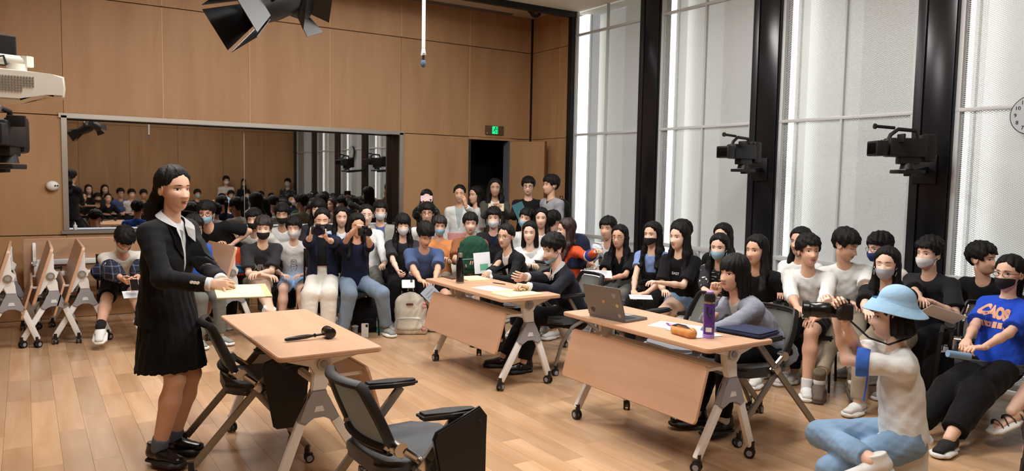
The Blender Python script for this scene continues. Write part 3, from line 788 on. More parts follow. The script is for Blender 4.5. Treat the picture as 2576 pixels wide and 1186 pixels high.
def rot_head(yawvec, pitch, roll=0.):
    """head axes: right, forward, up as columns"""
    f = unit([yawvec[0], yawvec[1], 0]); r = np.array([f[1], -f[0], 0.]); u = np.array([0, 0, 1.])
    p = R_(pitch); f2 = f*math.cos(p)-u*math.sin(p); u2 = u*math.cos(p)+f*math.sin(p)
    a = R_(roll); r3 = r*math.cos(a)-u2*math.sin(a); u3 = u2*math.cos(a)+r*math.sin(a)
    return np.stack([r3, f2, u3], 1)
def facing(pos, turn):
    """0 looks at the lens, positive turns to the viewer's right"""
    v = unit([pos[0], pos[1], 0]); r = np.array([v[1], -v[0], 0]); a = R_(turn)
    return -v*math.cos(a)+r*math.sin(a)
def ik(A, B, l1, l2, hint):
    d = B-A; L = np.linalg.norm(d)
    if L > (l1+l2)*.995: B = A+d/L*(l1+l2)*.995; d = B-A; L = np.linalg.norm(d)
    if L < abs(l1-l2)+.02: B = A+unit(d)*(abs(l1-l2)+.02); d = B-A; L = np.linalg.norm(d)
    w_ = d/L; x = (l1*l1-l2*l2+L*L)/(2*L); y = math.sqrt(max(l1*l1-x*x, 0)); hh = hint-w_*(hint@w_); hh = unit(hh)
    return A+w_*x+hh*y, B

def hair_mesh(kind, Rm, dn, lod, seed, scale=1.):
    """in head space (before scaling). dn: world down in head space"""
    S = SDF(); h = .0055 if lod == 0 else .0075 if lod == 1 else .010
    r = np.random.RandomState(seed)
    S.cap((0, -.014, .030), (0, -.0141, .0301), .001, .001)  # placeholder extents
    lowz = {'short': -.085, 'spiky': -.08}.get(kind, -.12)
    def capf(X, Y, Z, th):
        P = np.stack([X, Y, Z], -1); L = np.linalg.norm(P, axis=-1)+1e-6; D = P/L[..., None]
        return L-head_R(D)-th(D)
    long_ = kind.startswith('long') or kind in ('bob', 'bobf', 'longf', 'pony', 'bun', 'curly', 'tail', 'hatbob')
    masses = SDF(); q = masses
    dn = unit(dn)
    if kind in ('bob', 'bobf', 'hatbob'):
        L = .125 if kind != 'hatbob' else .06
        for s in (-1, 1):
            q.cap((s*.066, -.030, -.01), np.array((s*.074, -.028, -.02))+dn*L, .026, .026, .045, .042, U=(1, 0, 0), k=.03)
        q.cap((0, -.075, .0) if kind != 'hatbob' else (0, -.070, -.03), np.array((0, -.085, -.01))+dn*L, .075, .080, .032, .034, U=(1, 0, 0), k=.03)
    elif kind.startswith('long'):
        L = .33 if 'x' not in kind else .44
        q.cap((0, -.072, 0), np.array((0, -.090, -.02))+dn*.14, .075, .080, .034, .034, k=.03)
        q.cap(np.array((0, -.090, -.02))+dn*.13, np.array((0, -.105, -.02))+dn*L, .082, .075, .036, .030, k=.03)
        for s in (-1, 1):
            q.cap((s*.068, -.022, -.005), np.array((s*.078, -.012, -.02))+dn*.15, .022, .030, .036, .034, U=(1, 0, 0), k=.03)
            q.cap(np.array((s*.078, -.012, -.02))+dn*.14, np.array((s*.092, .050, -.01))+dn*(L-.02), .032, .030, .030, .022, U=(1, 0, 0), k=.03)
    elif kind == 'curly':
        q.cap((0, -.072, 0), np.array((0, -.090, -.02))+dn*.20, .09, .095, .05, .05, k=.03)
        for s in (-1, 1): q.cap((s*.072, -.02, .0), np.array((s*.095, .0, -.02))+dn*.19, .032, .042, .04, .04, U=(1, 0, 0), k=.03)
    elif kind == 'pony':
        q.cap((0, -.07, .0), (0, -.095, -.03), .070, .055, .045, .04, k=.03)
        a = np.array((0, -.100, -.035)); b = a+np.array((0, -.045, 0))+dn*.07; q.cap(a, b, .038, .062, .038, .052, k=.04)
        c = b+np.array((0, .0, 0))+dn*.17; q.cap(b, c, .062, .072, .052, .056, k=.04)
        q.cap(c, c+np.array((0, .03, 0))+dn*.15, .070, .036, .054, .026, k=.04)
    elif kind == 'tail':
        a = np.array((0, -.108, .01)); q.cap(a, a+np.array((0, -.03, 0))+dn*.02, .022, .026, k=.02); q.cap(a+np.array((0, -.03, 0))+dn*.02, a+np.array((0, -.02, 0))+dn*.20, .028, .018, k=.02)
    elif kind == 'bun':
        q.cap((0, -.105, .035), (0, -.125, .04), .032, .034, k=.01)
    lo = np.array([-.115, -.15, -.14]); hi = np.array([.115, .125, .16])
    if q.P:
        lo = np.minimum(lo, np.min([np.minimum(p[0], p[1])-max(p[2:6])-.02 for p in q.P], 0)); hi = np.maximum(hi, np.max([np.maximum(p[0], p[1])+max(p[2:6])+.02 for p in q.P], 0))
    n = np.ceil((hi-lo)/h).astype(int)+1; ax = [lo[i]+np.arange(n[i])*h for i in range(3)]
    X, Y, Z = np.meshgrid(*ax, indexing='ij')
    tight = kind in ('pony', 'bun', 'tail')
    top = .004 if kind == 'hatbob' else .014 if tight else .025 if kind in ('short', 'spiky') else .018
    ax_0 = np.abs(X); an0 = np.arctan2(Y+.03, X+.012*(seed % 3-1)); rr_ = np.hypot(X, Y)
    jit = np.sin(an0*11+seed+14*rr_)*.0022+np.sin(an0*23+2*seed-20*Z)*.0016+.0022*np.sin(X*95+seed)*np.sin(Y*80+Z*50+seed)
    if kind in ('short', 'spiky'): jit = jit*1.5+.002*np.sin(Z*130+6*an0)
    fringe = kind in ('short', 'bobf', 'longf', 'longxf', 'spiky')
    oval = np.where(Z < -.012, ax_0/.066-1, np.sqrt((X/.066)**2+((Z+.012)/.088)**2)-1)
    taper = 1. if fringe else np.where(Y > .0, np.clip(.06+oval/.42, .06, 1), 1)
    def th(D): return (top*np.clip(.45+.75*D[..., 2], .30, 1.)+(0 if kind == 'hatbob' else .006 if tight else .011)*np.clip(-D[..., 1], 0, 1))*taper
    capd = capf(X, Y, Z, th)+jit
    if kind == 'spiky': capd = capd+.006*np.sin(X*120+seed)*np.sin(Y*110)*np.clip(Z*12, 0, 1)
    ax_ = np.abs(X)
    # what the hair leaves free: the face, and for short hair the neck and the sides below the ear tops
    zh = (.050 if kind in ('short', 'spiky') else .026)+.006*np.sin(X*170+seed)+.004*np.sin(X*310+2*seed)+.9*np.maximum(0, ax_-.045)*-1 if fringe else .082-9*ax_**2*1.3
    wd = .066 if long_ else .071
    if kind in ('longf', 'bobf', 'longxf'): wd = .060
    opening = np.maximum(np.maximum(-(Y-.020), Z-zh), ax_-wd-.10*np.maximum(0, -Y)) if fringe else np.maximum(-(Y-(.010 if tight else .016)), oval*.066)
    capd = np.maximum(capd, -opening)
    if kind in ('short', 'spiky'):
        side = np.maximum(Z-(.004+.35*np.clip(-Y-.02, -.06, .02)), -(Y+.062)); capd = np.maximum(capd, -side); capd = np.maximum(capd, -(Z+.065))
    elif tight: capd = np.maximum(capd, -(Z+.030+.55*np.clip(Y+.06, 0, .2)*-1)); 
    else: capd = np.maximum(capd, -(Z+.12))
    if tight: ear = np.maximum(Z-.004, -(Y+.028)); capd = np.maximum(capd, -ear)
    capd = np.maximum(capd, -np.maximum(np.maximum(Z+.062, -(Y+.045)), ax_-.052))
    F = capd
    if q.P:
        Fm = np.full(n, 1.0)
        for (a, b, ra, rb, va, vb, U, fa, fb, k) in q.P:
            d = b-a; L = np.linalg.norm(d); w_ = d/L; U2 = np.array([1., 0, 0]); U2 = unit(U2-w_*(U2@w_)); Vv = np.cross(w_, U2)
            px, py, pz = X-a[0], Y-a[1], Z-a[2]; tw = px*w_[0]+py*w_[1]+pz*w_[2]; t = np.clip(tw/L, 0, 1)
            qu = px*U2[0]+py*U2[1]+pz*U2[2]; qv = px*Vv[0]+py*Vv[1]+pz*Vv[2]; qw = tw-t*L
            ru = ra+(rb-ra)*t; rv = va+(vb-va)*t; mn = np.minimum(ru, rv); dd = (np.sqrt((qu/ru)**2+(qv/rv)**2+(qw/mn)**2)-1)*mn
            hh = np.clip(.5+.5*(Fm-dd)/k, 0, 1); Fm = Fm*(1-hh)+dd*hh-k*hh*(1-hh)
        an = np.arctan2(Y+.02, X)
        Fm = Fm+.0028*np.sin(an*19+seed)+.0018*np.sin(an*37+Z*20)+(.007*np.sin(Z*60+an*5)*np.sin(an*9+seed) if kind in ('curly', 'pony') else 0)
        if kind != 'pony': Fm = np.maximum(Fm, -np.maximum(np.maximum(-(Y-.012), Z-.06), ax_-.058))   # keep the face clear
        k = .015; hh = np.clip(.5+.5*(F-Fm)/k, 0, 1); F = F*(1-hh)+Fm*hh-k*hh*(1-hh)
    F = F.astype(np.float32); F[0], F[-1] = 1, 1; F[:, 0] = 1; F[:, -1] = 1; F[:, :, 0] = 1; F[:, :, -1] = 1
    return nets(F, lo, h)

def mask_part(low=False):
    """surgical mask shell in head space"""
    nu, nv = 17, 9; u = np.linspace(-1, 1, nu); v = np.linspace(0, 1, nv); U, Vv = np.meshgrid(u, v)
    top = -.020-.012*U*U; bot = -.104+.030*U*U
    if low: top = top-.045; bot = bot-.022
    Z = bot+(top-bot)*Vv; az = U*1.16; y0 = np.cos(az); x0 = np.sin(az)
    D = np.stack([x0*.075, y0*.085, Z], -1); D = D/np.linalg.norm(D, axis=-1, keepdims=True); R = head_R(D)
    P = D*R[..., None]; pf = np.clip(P[..., 1]/.05, 0, 1)
    off = .007+.019*_gs(U, 0, .32)*_gs(Vv, .78, .40)+.0012*np.sin(Vv*22)
    P = P+D*off[..., None]
    return P.reshape(-1, 3), gridq(nu, nv)

STATS = {'people': 0}
def person(label, px, py, t, turn=0, ht=None, hp=0, roll=0, s=.96, sit=True, top=None, bottom=None, hair='short', hairm=None,
           mask=None, masklow=False, glasses=None, R=None, L=None, hR='relax', hL='relax', pR=None, pL=None, eR=None, eL=None, feet=None, knees=None, male=True, skin=0,
           shoes='sneaker', shoem=None, group=None, eyes='open', mouth=0., lod=None, hz=.53, lean=None, side=0., pos=None, E0=None, name='person', torso=.49, look=0., socks=None, chair=None, chairz=None, wide=1., hipw=None, adir=None, hdir=None):
    E = W(px, py, t) if E0 is None else npv(E0)
    if lod is None: lod = 0 if t < 5.3 else 1 if t < 7.6 else 2
    hb = {0: .0095, 1: .0125, 2: .0155}[lod]; hcl = {0: .0090, 1: .0115, 2: .0140}[lod]; hh_ = {0: .0032, 1: .0042, 2: .0052}[lod]
    seed = int(abs(px)*7+abs(py)) % 997
    ht = turn if ht is None else ht
    hf = facing(E, ht); bf = facing(E, turn)
    if adir is not None: bf = unit([*adir, 0]); hf = bf if hdir is None else unit([*hdir, 0])
    br = np.array([bf[1], -bf[0], 0.]); up = np.array([0, 0, 1.])
    Rm = rot_head(hf, hp, roll); Hc = E-Rm[:, 1]*.083*s
    C7 = Hc-up*.153*s*(.75+.25*math.cos(R_(hp)))-bf*(.030+.0016*max(0, hp))*s+br*side*.0
    TLn = torso*s
    if sit:
        dz = C7[2]-hz
        if lean is not None: vec = -up*math.cos(R_(lean))-bf*math.sin(R_(lean)); 
        else:
            c = min(1, dz/TLn); vec = -up*c-bf*math.sqrt(max(0, 1-c*c))
    else: vec = unit(-up-bf*(0 if lean is None else math.sin(R_(lean))))
    vec = unit(vec+br*side); H = C7+vec*TLn
    D_ = vec; Fw = unit(bf-D_*(bf@D_)); Rt = np.cross(Fw, -D_); Rt = unit(Rt)
    if Rt@br < 0: Rt = -Rt
    base = np.array([H[0], H[1], 0.])
    k = s*(1. if male else .91)*wide
    Sh = {1: C7+D_*.085*s+Rt*.158*k, -1: C7+D_*.085*s-Rt*.158*k}
    hw = (.076 if hipw is None else hipw)*s
    Hp = {1: H+Rt*hw+up*0, -1: H-Rt*hw}
    def loc(v):
        if isinstance(v, np.ndarray): return v
        return base+br*v[0]*1.+bf*v[1]+up*v[2]
    def handpos(v, sgn):
        if v is None: v = (sgn*.075, .24, H[2]+.115) if sit else (sgn*.20, .05, H[2]-.12)
        return loc(v)
    arm = {}; leg = {}
    for sgn, v, e in ((1, R, eR), (-1, L, eL)):
        hint = npv(e[0]*br+e[1]*bf+e[2]*up) if e is not None else npv(sgn*.5*br-.45*bf-.8*up)
        arm[sgn] = (Sh[sgn],)+ik(Sh[sgn], handpos(v, sgn), .272*s, .245*s, hint)
    sitk = sit is True
    for sgn in (1, -1):
        if feet is not None and feet[0 if sgn == 1 else 1] is not None: A = loc(feet[0 if sgn == 1 else 1])
        elif sit: A = base+bf*.40*s+br*sgn*.11+up*.085
        else: A = base+br*sgn*.085*s+bf*(-.02)+up*.085
        kh = bf+up*.9 if sit else bf
        if knees is not None and knees[0 if sgn == 1 else 1] is not None:
            kk = knees[0 if sgn == 1 else 1]; kh = br*kk[0]+bf*kk[1]+up*kk[2]
        leg[sgn] = (Hp[sgn],)+ik(Hp[sgn], A, .415*s, .41*s, kh)
    root = thing(name, label, 'person', (base[0], base[1], 0), 0, group)
    rl = (base[0], base[1], 0)
    fe = 0 if male else 1
    # ---- body: one continuous surface (torso, neck, limbs) with head and hands grown on
    B = SDF(); q = lambda a: C7+D_*a*s
    B.cap(q(.13), q(.25), .132*k, .118*k, .080*s, .083*s, U=Rt, k=.05); B.cap(q(.25), q(.40), .118*k, .128*s, .082*s, .090*s, U=Rt, k=.05); B.cap(q(.40), q(.48), .130*s, .140*s, .092*s, .095*s, U=Rt, k=.05)
    for sgn in (1, -1): B.cap(q(.045), Sh[sgn], .040*s, .042*s, U=Fw, k=.04)
    nb = Hc-Rm[:, 2]*.065*s-Rm[:, 1]*.012*s
    B.cap(q(.05)+Fw*.015*s, nb, .050*s-.006*fe, .049*s-.005*fe, k=.03)
    for sgn in (1, -1):
        a, e, w_ = arm[sgn]; B.cap(a, e, .038*s-.005*fe, .032*s-.003*fe, k=.02); B.cap(e, e+(w_-e)*.4, .033*s-.004*fe, .033*s-.005*fe, k=.02); B.cap(e+(w_-e)*.35, w_, .033*s-.005*fe, .0225*s-.0015*fe, k=.02)
        a, e, w_ = leg[sgn]; B.cap(a, e, .078*s, .053*s, k=.03); B.cap(e, e+(w_-e)*.32, .052*s, .055*s, k=.02); B.cap(e+(w_-e)*.3, w_, .056*s, .036*s, k=.02)
    v, f = B.mesh(hb); parts = [(v, f, 0)]
    jw = .04 if male else .13
    def warp(v):
        v = np.array(v, float); kz = np.clip((-v[..., 2]-.02)/.08, 0, 1); v[..., 0] = v[..., 0]*(1-jw*kz); return v
    for (hv, hf_, sl) in head_parts(lod, eyes, mouth, look): parts.append((Hc+(warp(hv)*s)@Rm.T, hf_, sl))
    for sgn, pose, pal in ((1, hR, pR), (-1, hL, pL)):
        hv, hq = hand_mesh(pose, hh_); a, e, w_ = arm[sgn]; Yd = unit(w_-e)
        if pal is None and sit: Yd = unit(Yd*.45+bf*.55-br*sgn*.35+up*.12)
        if isinstance(pal, tuple) and len(pal) == 2: Yd = unit(pal[1][0]*br+pal[1][1]*bf+pal[1][2]*up); pal = pal[0]
        pn = npv(pal[0]*br+pal[1]*bf+pal[2]*up) if pal is not None else -up
        Zd = -pn; Zd = unit(Zd-Yd*(Zd@Yd)); Xd = np.cross(Yd, Zd)
        hv = hv*s*(.92 if male else .84)*np.array([1 if sgn == 1 else -1, 1, 1]); hv = hv@np.stack([Xd, Yd, Zd])+w_+Yd*.012
        parts.append((hv, hq if sgn == 1 else hq[:, ::-1], 0))
    hm = hairm or M_hair
    body = npmesh('body', parts, [skinm(SK[skin % len(SK)]), M_eye, M_iris, hm, M_lip], root, rl)
    if hair:
        hv, hq = hair_mesh(hair, Rm, Rm.T@np.array([0, 0, -1.]), lod, seed % 13)
        npmesh('hair', [(Hc+(hv*s)@Rm.T, hq, 0)], [hm], root, rl)
    def HP(p): return Hc+(np.asarray(p, float)*s)@Rm.T
    if mask is not None:
        mv, mq = mask_part(masklow); mo = npmesh('face_mask', [(HP(warp(mv)), mq, 0)], [mask], root, rl)
        g = G()
        for sgn in (1, -1):
            z0 = -.045 if masklow else 0
            for za in (-.030, -.078): g.tube([HP((sgn*.072, .034, za+z0*.6)), HP((sgn*.078, .015, (za-.008)/2+z0*.4)), HP((sgn*.083, -.012, -.005 if za > -.05 else -.03))], .0013*s, 4)
        ob = g.put('ear_loop', M_mwhite if mask is not M_mblack else M_mblack, root); ob.location = (-rl[0], -rl[1], 0)
    if glasses is not None:
        g = G()
        for sgn in (1, -1):
            rr = .0190; n = 20; pts = []
            for i in range(n):
                a = 2*math.pi*i/n; x = sgn*.0325+rr*1.1*math.cos(a); z = -.001+rr*.86*math.sin(a); pts.append(HP((x, .094-.25*abs(x-0)*abs(x)/.05*.35, z)))
            g.tube(pts, .0019*s if lod < 2 else .0026*s, 5, closed=True)
            g.tube([HP((sgn*.056, .088, .004)), HP((sgn*.074, .06, .004)), HP((sgn*.080, -.01, .0))], .0018*s, 5)
        g.tube([HP((-.010, .1, .002)), HP((.010, .1, .002))], .0018*s, 5)
        ob = g.put('glasses', glasses, root); ob.location = (-rl[0], -rl[1], 0)
    # ---- clothes
    def sleeve(S, kind, i0=.0, full=1.):
        for sgn in (1, -1):
            a, e, w_ = arm[sgn]
            if kind == 'short': S.cap(a, a+(e-a)*.80, .054*k, .074*k, k=.035, fb=True)
            elif kind == 'cap': S.cap(a, a+(e-a)*.48, .050*k, .062*k, k=.035, fb=True)
            elif kind == 'long':
                S.cap(a, e, .050*k+i0, .046*k+i0, k=.035); S.cap(e, e+(w_-e)*.94, .046*k+i0, .037*k+i0, k=.02, fb=True)
            elif kind == 'mid': S.cap(a, e, .050*k+i0, .048*k+i0, k=.035); S.cap(e, e+(w_-e)*.35, .048*k+i0, .048*k, k=.02, fb=True)
    def torsoS(S, inf, hem, flare=0.):
        S.cap(q(.125), q(.25), .136*k+inf, .124*k+inf, .084*s+inf, .090*s+inf, U=Rt, k=.05)
        S.cap(q(.25), q(hem), .123*k+inf, .143*s+inf+flare, .089*s+inf, .106*s+inf+flare*.7, U=Rt, k=.05, fb=True)
        for sgn in (1, -1): S.cap(q(.050), Sh[sgn]-D_*0, .045*s+inf*.5, .047*s+inf*.5, U=Fw, k=.045)
    tk, tm = (top[0], top[1]) if top else (None, None); opt = top[2] if top and len(top) > 2 else {}
    shirt = None
    nk = q(.0)+Fw*.02*s; 
    def neckcut(r=.070, dz=.0):
        c = C7+Fw*.040*s-D_*(.030+dz)*s
        return lambda X, Y, Z: r*s-np.sqrt((X-c[0])**2+(Y-c[1])**2+(Z-c[2])**2)
    def vcut(w0, zlow, pw=1.):
        def f(X, Y, Z):
            px, py, pz = X-C7[0], Y-C7[1], Z-C7[2]
            x = px*Rt[0]+py*Rt[1]+pz*Rt[2]; y = px*Fw[0]+py*Fw[1]+pz*Fw[2]; z = -(px*D_[0]+py*D_[1]+pz*D_[2])
            hgt = z+zlow*s
            return -np.maximum(np.maximum(np.abs(x)-w0*s*np.clip(hgt/(zlow*s), 0, 1.2)**pw, -hgt), -(y-.03*s))
        return f
    if tk in ('tee', 'sweat', 'polo', 'crop', 'tank'):
        S = SDF(); torsoS(S, .014*wide, opt.get('hem', .50 if tk != 'crop' else .34), opt.get('flare', .01)); sleeve(S, opt.get('sleeve', 'long' if tk == 'sweat' else 'short'), .006)
        S.cuts.append(neckcut(opt.get('neck', .072)))
        if tk == 'polo': S.cuts.append(vcut(.035, .14))
        v, f = S.mesh(hcl, noise=.0032, seed=seed); shirt = npmesh(opt.get('name', {'tee': 'tee_shirt', 'sweat': 'sweatshirt', 'polo': 'polo_shirt', 'crop': 'crop_top'}.get(tk, 'shirt')), [(v, f, 0)], [tm], root, rl)
        shirt_v = v
    elif tk in ('blazer', 'jacket', 'openshirt', 'hoodie'):
        im = opt.get('inner', M_white)
        S = SDF(); torsoS(S, .006, opt.get('ihem', .47)); S.cuts.append(neckcut(opt.get('ineck', .062))); v, f = S.mesh(hcl, noise=.002, seed=seed); npmesh('inner_shirt', [(v, f, 0)], [im], root, rl)
        S = SDF(); torsoS(S, .022, opt.get('hem', .54), .014); sleeve(S, opt.get('sleeve', 'long'), .008)
        S.cuts.append(neckcut(.082))
        if tk == 'openshirt': S.cuts.append(lambda X, Y, Z: -np.maximum(np.abs((X-C7[0])*Rt[0]+(Y-C7[1])*Rt[1]+(Z-C7[2])*Rt[2])-.05*s, -((X-C7[0])*Fw[0]+(Y-C7[1])*Fw[1]+(Z-C7[2])*Fw[2]-.03*s)))
        S.cuts.append(vcut(opt.get('vw', .065), opt.get('vl', .30), opt.get('vp', 1.)))
        v, f = S.mesh(hcl, noise=.0035, seed=seed); shirt = npmesh({'blazer': 'blazer', 'jacket': 'jacket', 'openshirt': 'open_shirt', 'hoodie': 'hooded_jacket'}[tk], [(v, f, 0)], [tm], root, rl)
        if opt.get('cuffs'):
            S = SDF()
            for sgn in (1, -1):
                a, e, w_ = arm[sgn]; S.cap(e+(w_-e)*.80, w_+unit(w_-e)*.012, .036*k, .038*k, fb=True, fa=True, k=.01)
            v, f = S.mesh(hcl*.8); npmesh('shirt_cuffs', [(v, f, 0)], [opt['cuffs']], root, rl)
    if bottom:
        bk, bm_ = bottom[0], bottom[1]; bo = bottom[2] if len(bottom) > 2 else {}
        S = SDF(); S.cap(q(.39 if sit else .37), q(.49), .136*s, .150*s, .104*s, .110*s, U=Rt, k=.05)
        for sgn in (1, -1):
            a, e, w_ = leg[sgn]; wf = bo.get('wide', 1.)
            if bk == 'pants': S.cap(a, e, .094*s, .073*s*wf, k=.03); S.cap(e, e+(w_-e)*bo.get('len', .93), .073*s*wf, .056*s*wf, k=.02, fb=True)
            elif bk == 'shorts': S.cap(a, a+(e-a)*bo.get('len', .86), .094*s, .084*s, k=.03, fb=True)
            elif bk == 'skirt': pass
        if bk == 'skirt':
            hem = bo.get('hem', .54); S.cap(q(.36), H+up*(hem-H[2])+bf*.03, .140*s, .190*s, .115*s, .185*s, U=Rt, k=.03, fb=True)
        v, f = S.mesh(hcl, noise=.0030 if bk != 'skirt' else .002, seed=seed+5, streak=((H[0], H[1]), .0025) if bk == 'skirt' else None)
        npmesh({'pants': 'trousers', 'shorts': 'shorts', 'skirt': 'skirt'}[bk], [(v, f, 0)], [bm_], root, rl)
    # ---- shoes
    if shoes:
        for sgn in (1, -1):
            a, e, A = leg[sgn]; fd = None
            fdir = unit(np.array([*(bf+br*sgn*.18)[:2], 0]));
            shin = unit(A-e); tilt = 0.
            if A[2] > .14: fd = unit(fdir*.8-up*.35)
            else: fd = fdir
            if feet is not None and len(feet) > 2 and feet[2 if sgn == 1 else 3] is not None:
                z = feet[2 if sgn == 1 else 3]; fd = unit(br*z[0]+bf*z[1]+up*z[2])
            shoe(shoes, shoem, root, A, fd, s, rl, lod)
            if socks is not None:
                S = SDF(); S.cap(A+(e-A)*.0, A+(e-A)*.15, .044*s, .047*s, fb=True, k=.01); v, f = S.mesh(.010); npmesh('sock', [(v, f, 0)], [socks], root, rl)
    if chair and sit:
        zc = (H[2]-.085*s) if chairz is None else chairz
        yaw = math.atan2(bf[1], bf[0])-math.pi/2
        stack_chair(H[0]+bf[0]*.06, H[1]+bf[1]*.06, yaw, max(.3, zc), chair)
    STATS['people'] += 1
    root_info = dict(root=root, E=E, Hc=Hc, Rm=Rm, C7=C7, D=D_, F=Fw, Rt=Rt, arm=arm, leg=leg, bf=bf, br=br, s=s, H=H, shirt=shirt, HP=HP, rl=rl, base=base)
    return root_info
_SH = {}
def shoe_mesh(kind, lod):
    if (kind, lod) in _SH: return _SH[(kind, lod)]
    h = (.006, .008, .010)[lod]
    U_ = SDF(); S2 = SDF()
    if kind == 'boot': U_.cap((0, -.02, .02), (0, -.02, .09), .045, .048, .05, .052, fb=True, k=.02)
    elif kind != 'sandal': U_.cap((0, -.03, -.02), (0, -.03, .03), .038, .039, .048, .046, fb=True, k=.02)
    zs_ = -.045
    if kind != 'sandal':
        U_.cap((0, -.045, zs_+.012), (0, .04, zs_+.008), .036, .041, .034, .032, U=(1, 0, 0), k=.025); U_.cap((0, .04, zs_+.008), (0, .155, zs_), .042, .036, .032, .022, U=(1, 0, 0), k=.025)
    st = .016 if kind != 'boot' else .02
    S2.cap((0, -.062, -.070), (0, .172, -.068), .042, .043, st, st, U=(1, 0, 0), k=.02); S2.cap((0, .02, -.070), (0, .13, -.069), .043, .047, st, st, U=(1, 0, 0), k=.03)
    a = U_.mesh(h) if U_.P else None; b = S2.mesh(h)
    _SH[(kind, lod)] = (a, b); return a, b
M_solew = mat('white_sole', '#dddcd8', .6); M_soled = mat('dark_sole', '#1b1a1a', .6)
def shoe(kind, m, root, A, fd, s, rl, lod):
    um, sm = m or (mat('white_shoe', '#dcdcda', .6), M_solew)
    a, b = shoe_mesh(kind, lod)
    Yd = unit(fd); X = unit(np.cross(Yd, [0, 0, 1.])); Zd = np.cross(X, Yd); Rr = np.stack([X, Yd, Zd])
    if a is not None:
        o = npmesh('shoe', [((a[0]*s)@Rr+A, a[1], 0)], [um], root, rl)
        npmesh('sole', [((b[0]*s)@Rr+A, b[1], 0)], [sm], o, rl)
        if lod < 2:
            g = G()
            for k in range(4):
                y = .015+.022*k; g.tube([V3((np.array([-.022, y, .005-.012*k])*s)@Rr+A-npv(rl)), V3((np.array([0, y+.004, .012-.012*k])*s)@Rr+A-npv(rl)), V3((np.array([.022, y, .005-.012*k])*s)@Rr+A-npv(rl))], .0028, 5)
            g.put('laces', um, root)
    else:
        o = npmesh('sandal', [((b[0]*s)@Rr+A, b[1], 0)], [sm], root, rl); g = G()
        for (y0, y1) in ((.02, .05), (.075, .045), (.11, .12), (-.03, -.02)):
            pts = [V3((np.array([x, y0+(y1-y0)*(x+.045)/.09, z])*s)@Rr+A-npv(rl)) for x, z in ((-.043, -.06), (-.038, -.030), (-.02, -.012+.0), (0, -.005), (.02, -.012), (.038, -.03), (.043, -.06))]
            g.tube(pts, .009, 6, flat=.4)
        g.put('sandal_strap', M_blackp, root)
        F2 = SDF(); F2.cap((0, -.04, -.035), (0, .09, -.045), .030, .036, .026, .015, U=(1, 0, 0), k=.03); F2.cap((0, -.01, -.03), (0, -.01, 0), .03, .03, k=.03)
        for i in range(5): F2.cap(((i-2)*.016, .10, -.048), ((i-2)*.016, .14-.006*abs(i-1), -.05), .009, .009, k=.004)
        v, f = F2.mesh(.006); npmesh('foot', [((v*s)@Rr+A, f, 0)], [skinm(SK[2])], root, rl)
def decal(info, text, size, m, dx=0., dz=-.20, name='shirt_print', bold=0., mesh=None, sy=1., rot=0., off=.0035):
    """flat print laid on the front of the shirt: dx to the person's right, dz down from the neck"""
    me = mesh or text_mesh(text, size, .0, bold); ob = info['shirt']
    bm = bmesh.new(); bm.from_mesh(me); 
    bmesh.ops.triangulate(bm, faces=bm.faces[:])
    for _ in range(2): bmesh.ops.subdivide_edges(bm, edges=[e for e in bm.edges if e.calc_length() > .02], cuts=1)
    bmesh.ops.triangulate(bm, faces=bm.faces[:])
    rl = Vector(info['rl']); vs_ = [v.co+rl for v in ob.data.vertices]; bvh = BVHTree.FromPolygons(vs_, [tuple(p.vertices) for p in ob.data.polygons])
    F_, D_, Rt = V3(info['F']), V3(info['D']), V3(info['Rt']); o0 = V3(info['C7'])+D_*(-dz)+Rt*dx
    cr, sr = math.cos(R_(rot)), math.sin(R_(rot))
    for v in bm.verts:
        x, y = v.co.x*cr-v.co.y*sr, (v.co.x*sr+v.co.y*cr)*sy
        p = o0-Rt*(x)-D_*y    # reading direction runs to the viewer's right = person's left
        hit = bvh.ray_cast(p+F_*.6, -F_)
        v.co = ((hit[0] if hit[0] is not None else p+F_*.12)+F_*off)-rl
    bm.to_mesh(me); bm.free(); return link(name, me, m, info['root'])
# ---------------------------------------------------------------- cast
WT = cloth('white_cotton', '#dcdddb'); WT2 = cloth('warm_white_cotton', '#d6d3ca'); BK = cloth('black_cotton', '#0f0f12'); BK2 = cloth('faded_black_cotton', '#1c1c20')
CH = cloth('charcoal_cotton', '#303034'); NV = cloth('navy_cotton', '#141932'); SUIT = cloth('navy_black_suiting', '#0f1120', .8); SUITL = cloth('dark_suiting', '#0e0f13', .8)
COLW = cloth('collar_white', '#dedede')
BKP = cloth('black_trouser', '#0d0d0f'); BEIGE = cloth('beige_cotton', '#a99d8a'); GREYP = cloth('grey_trouser', '#6b6c66')
DEN = cloth('washed_denim', '#7f9cba', var=.22, vscale=6); DEN2 = cloth('grey_blue_denim', '#76889c', var=.3, vscale=5)
WP = cloth('white_trouser', '#dedbd2'); BLUE = cloth('royal_blue_cotton', '#1f49c0'); BLUE2 = cloth('bright_blue_shirt', '#2a5fc4'); SLATE = cloth('slate_blue_cotton', '#4b5d86')
ORG = cloth('orange_cotton', '#d08a54'); PLAID = stripes_mat('blue_white_check', '#2c3a4c', '#b9c0c8', 24, .10); CHECK = stripes_mat('white_check', '#cfd3d6', '#39465c', 20, .22)
TWEED = mat('grey_plaid_wool', '#868b98', .9, var=.42, vscale=9, stretch=(1.2, 1.2, 16), bump=.3, bscale=60); TWEED2 = mat('dark_plaid_wool', '#4a4a50', .9, var=.4, vscale=9, stretch=(1.2, 1.2, 16))
SCRIPT = speckle_mat('scribble_print', '#15151a', '#d0d0d0', 34, .66); CAMO = speckle_mat('dark_pattern', '#22262a', '#6d7470', 26, .58)
M_gl = mat('thin_black_glasses', '#1a1512', .3); M_glc = mat('clear_glasses', '#cbc6bd', .2); M_glb = mat('brown_glasses', '#5a4630', .3)
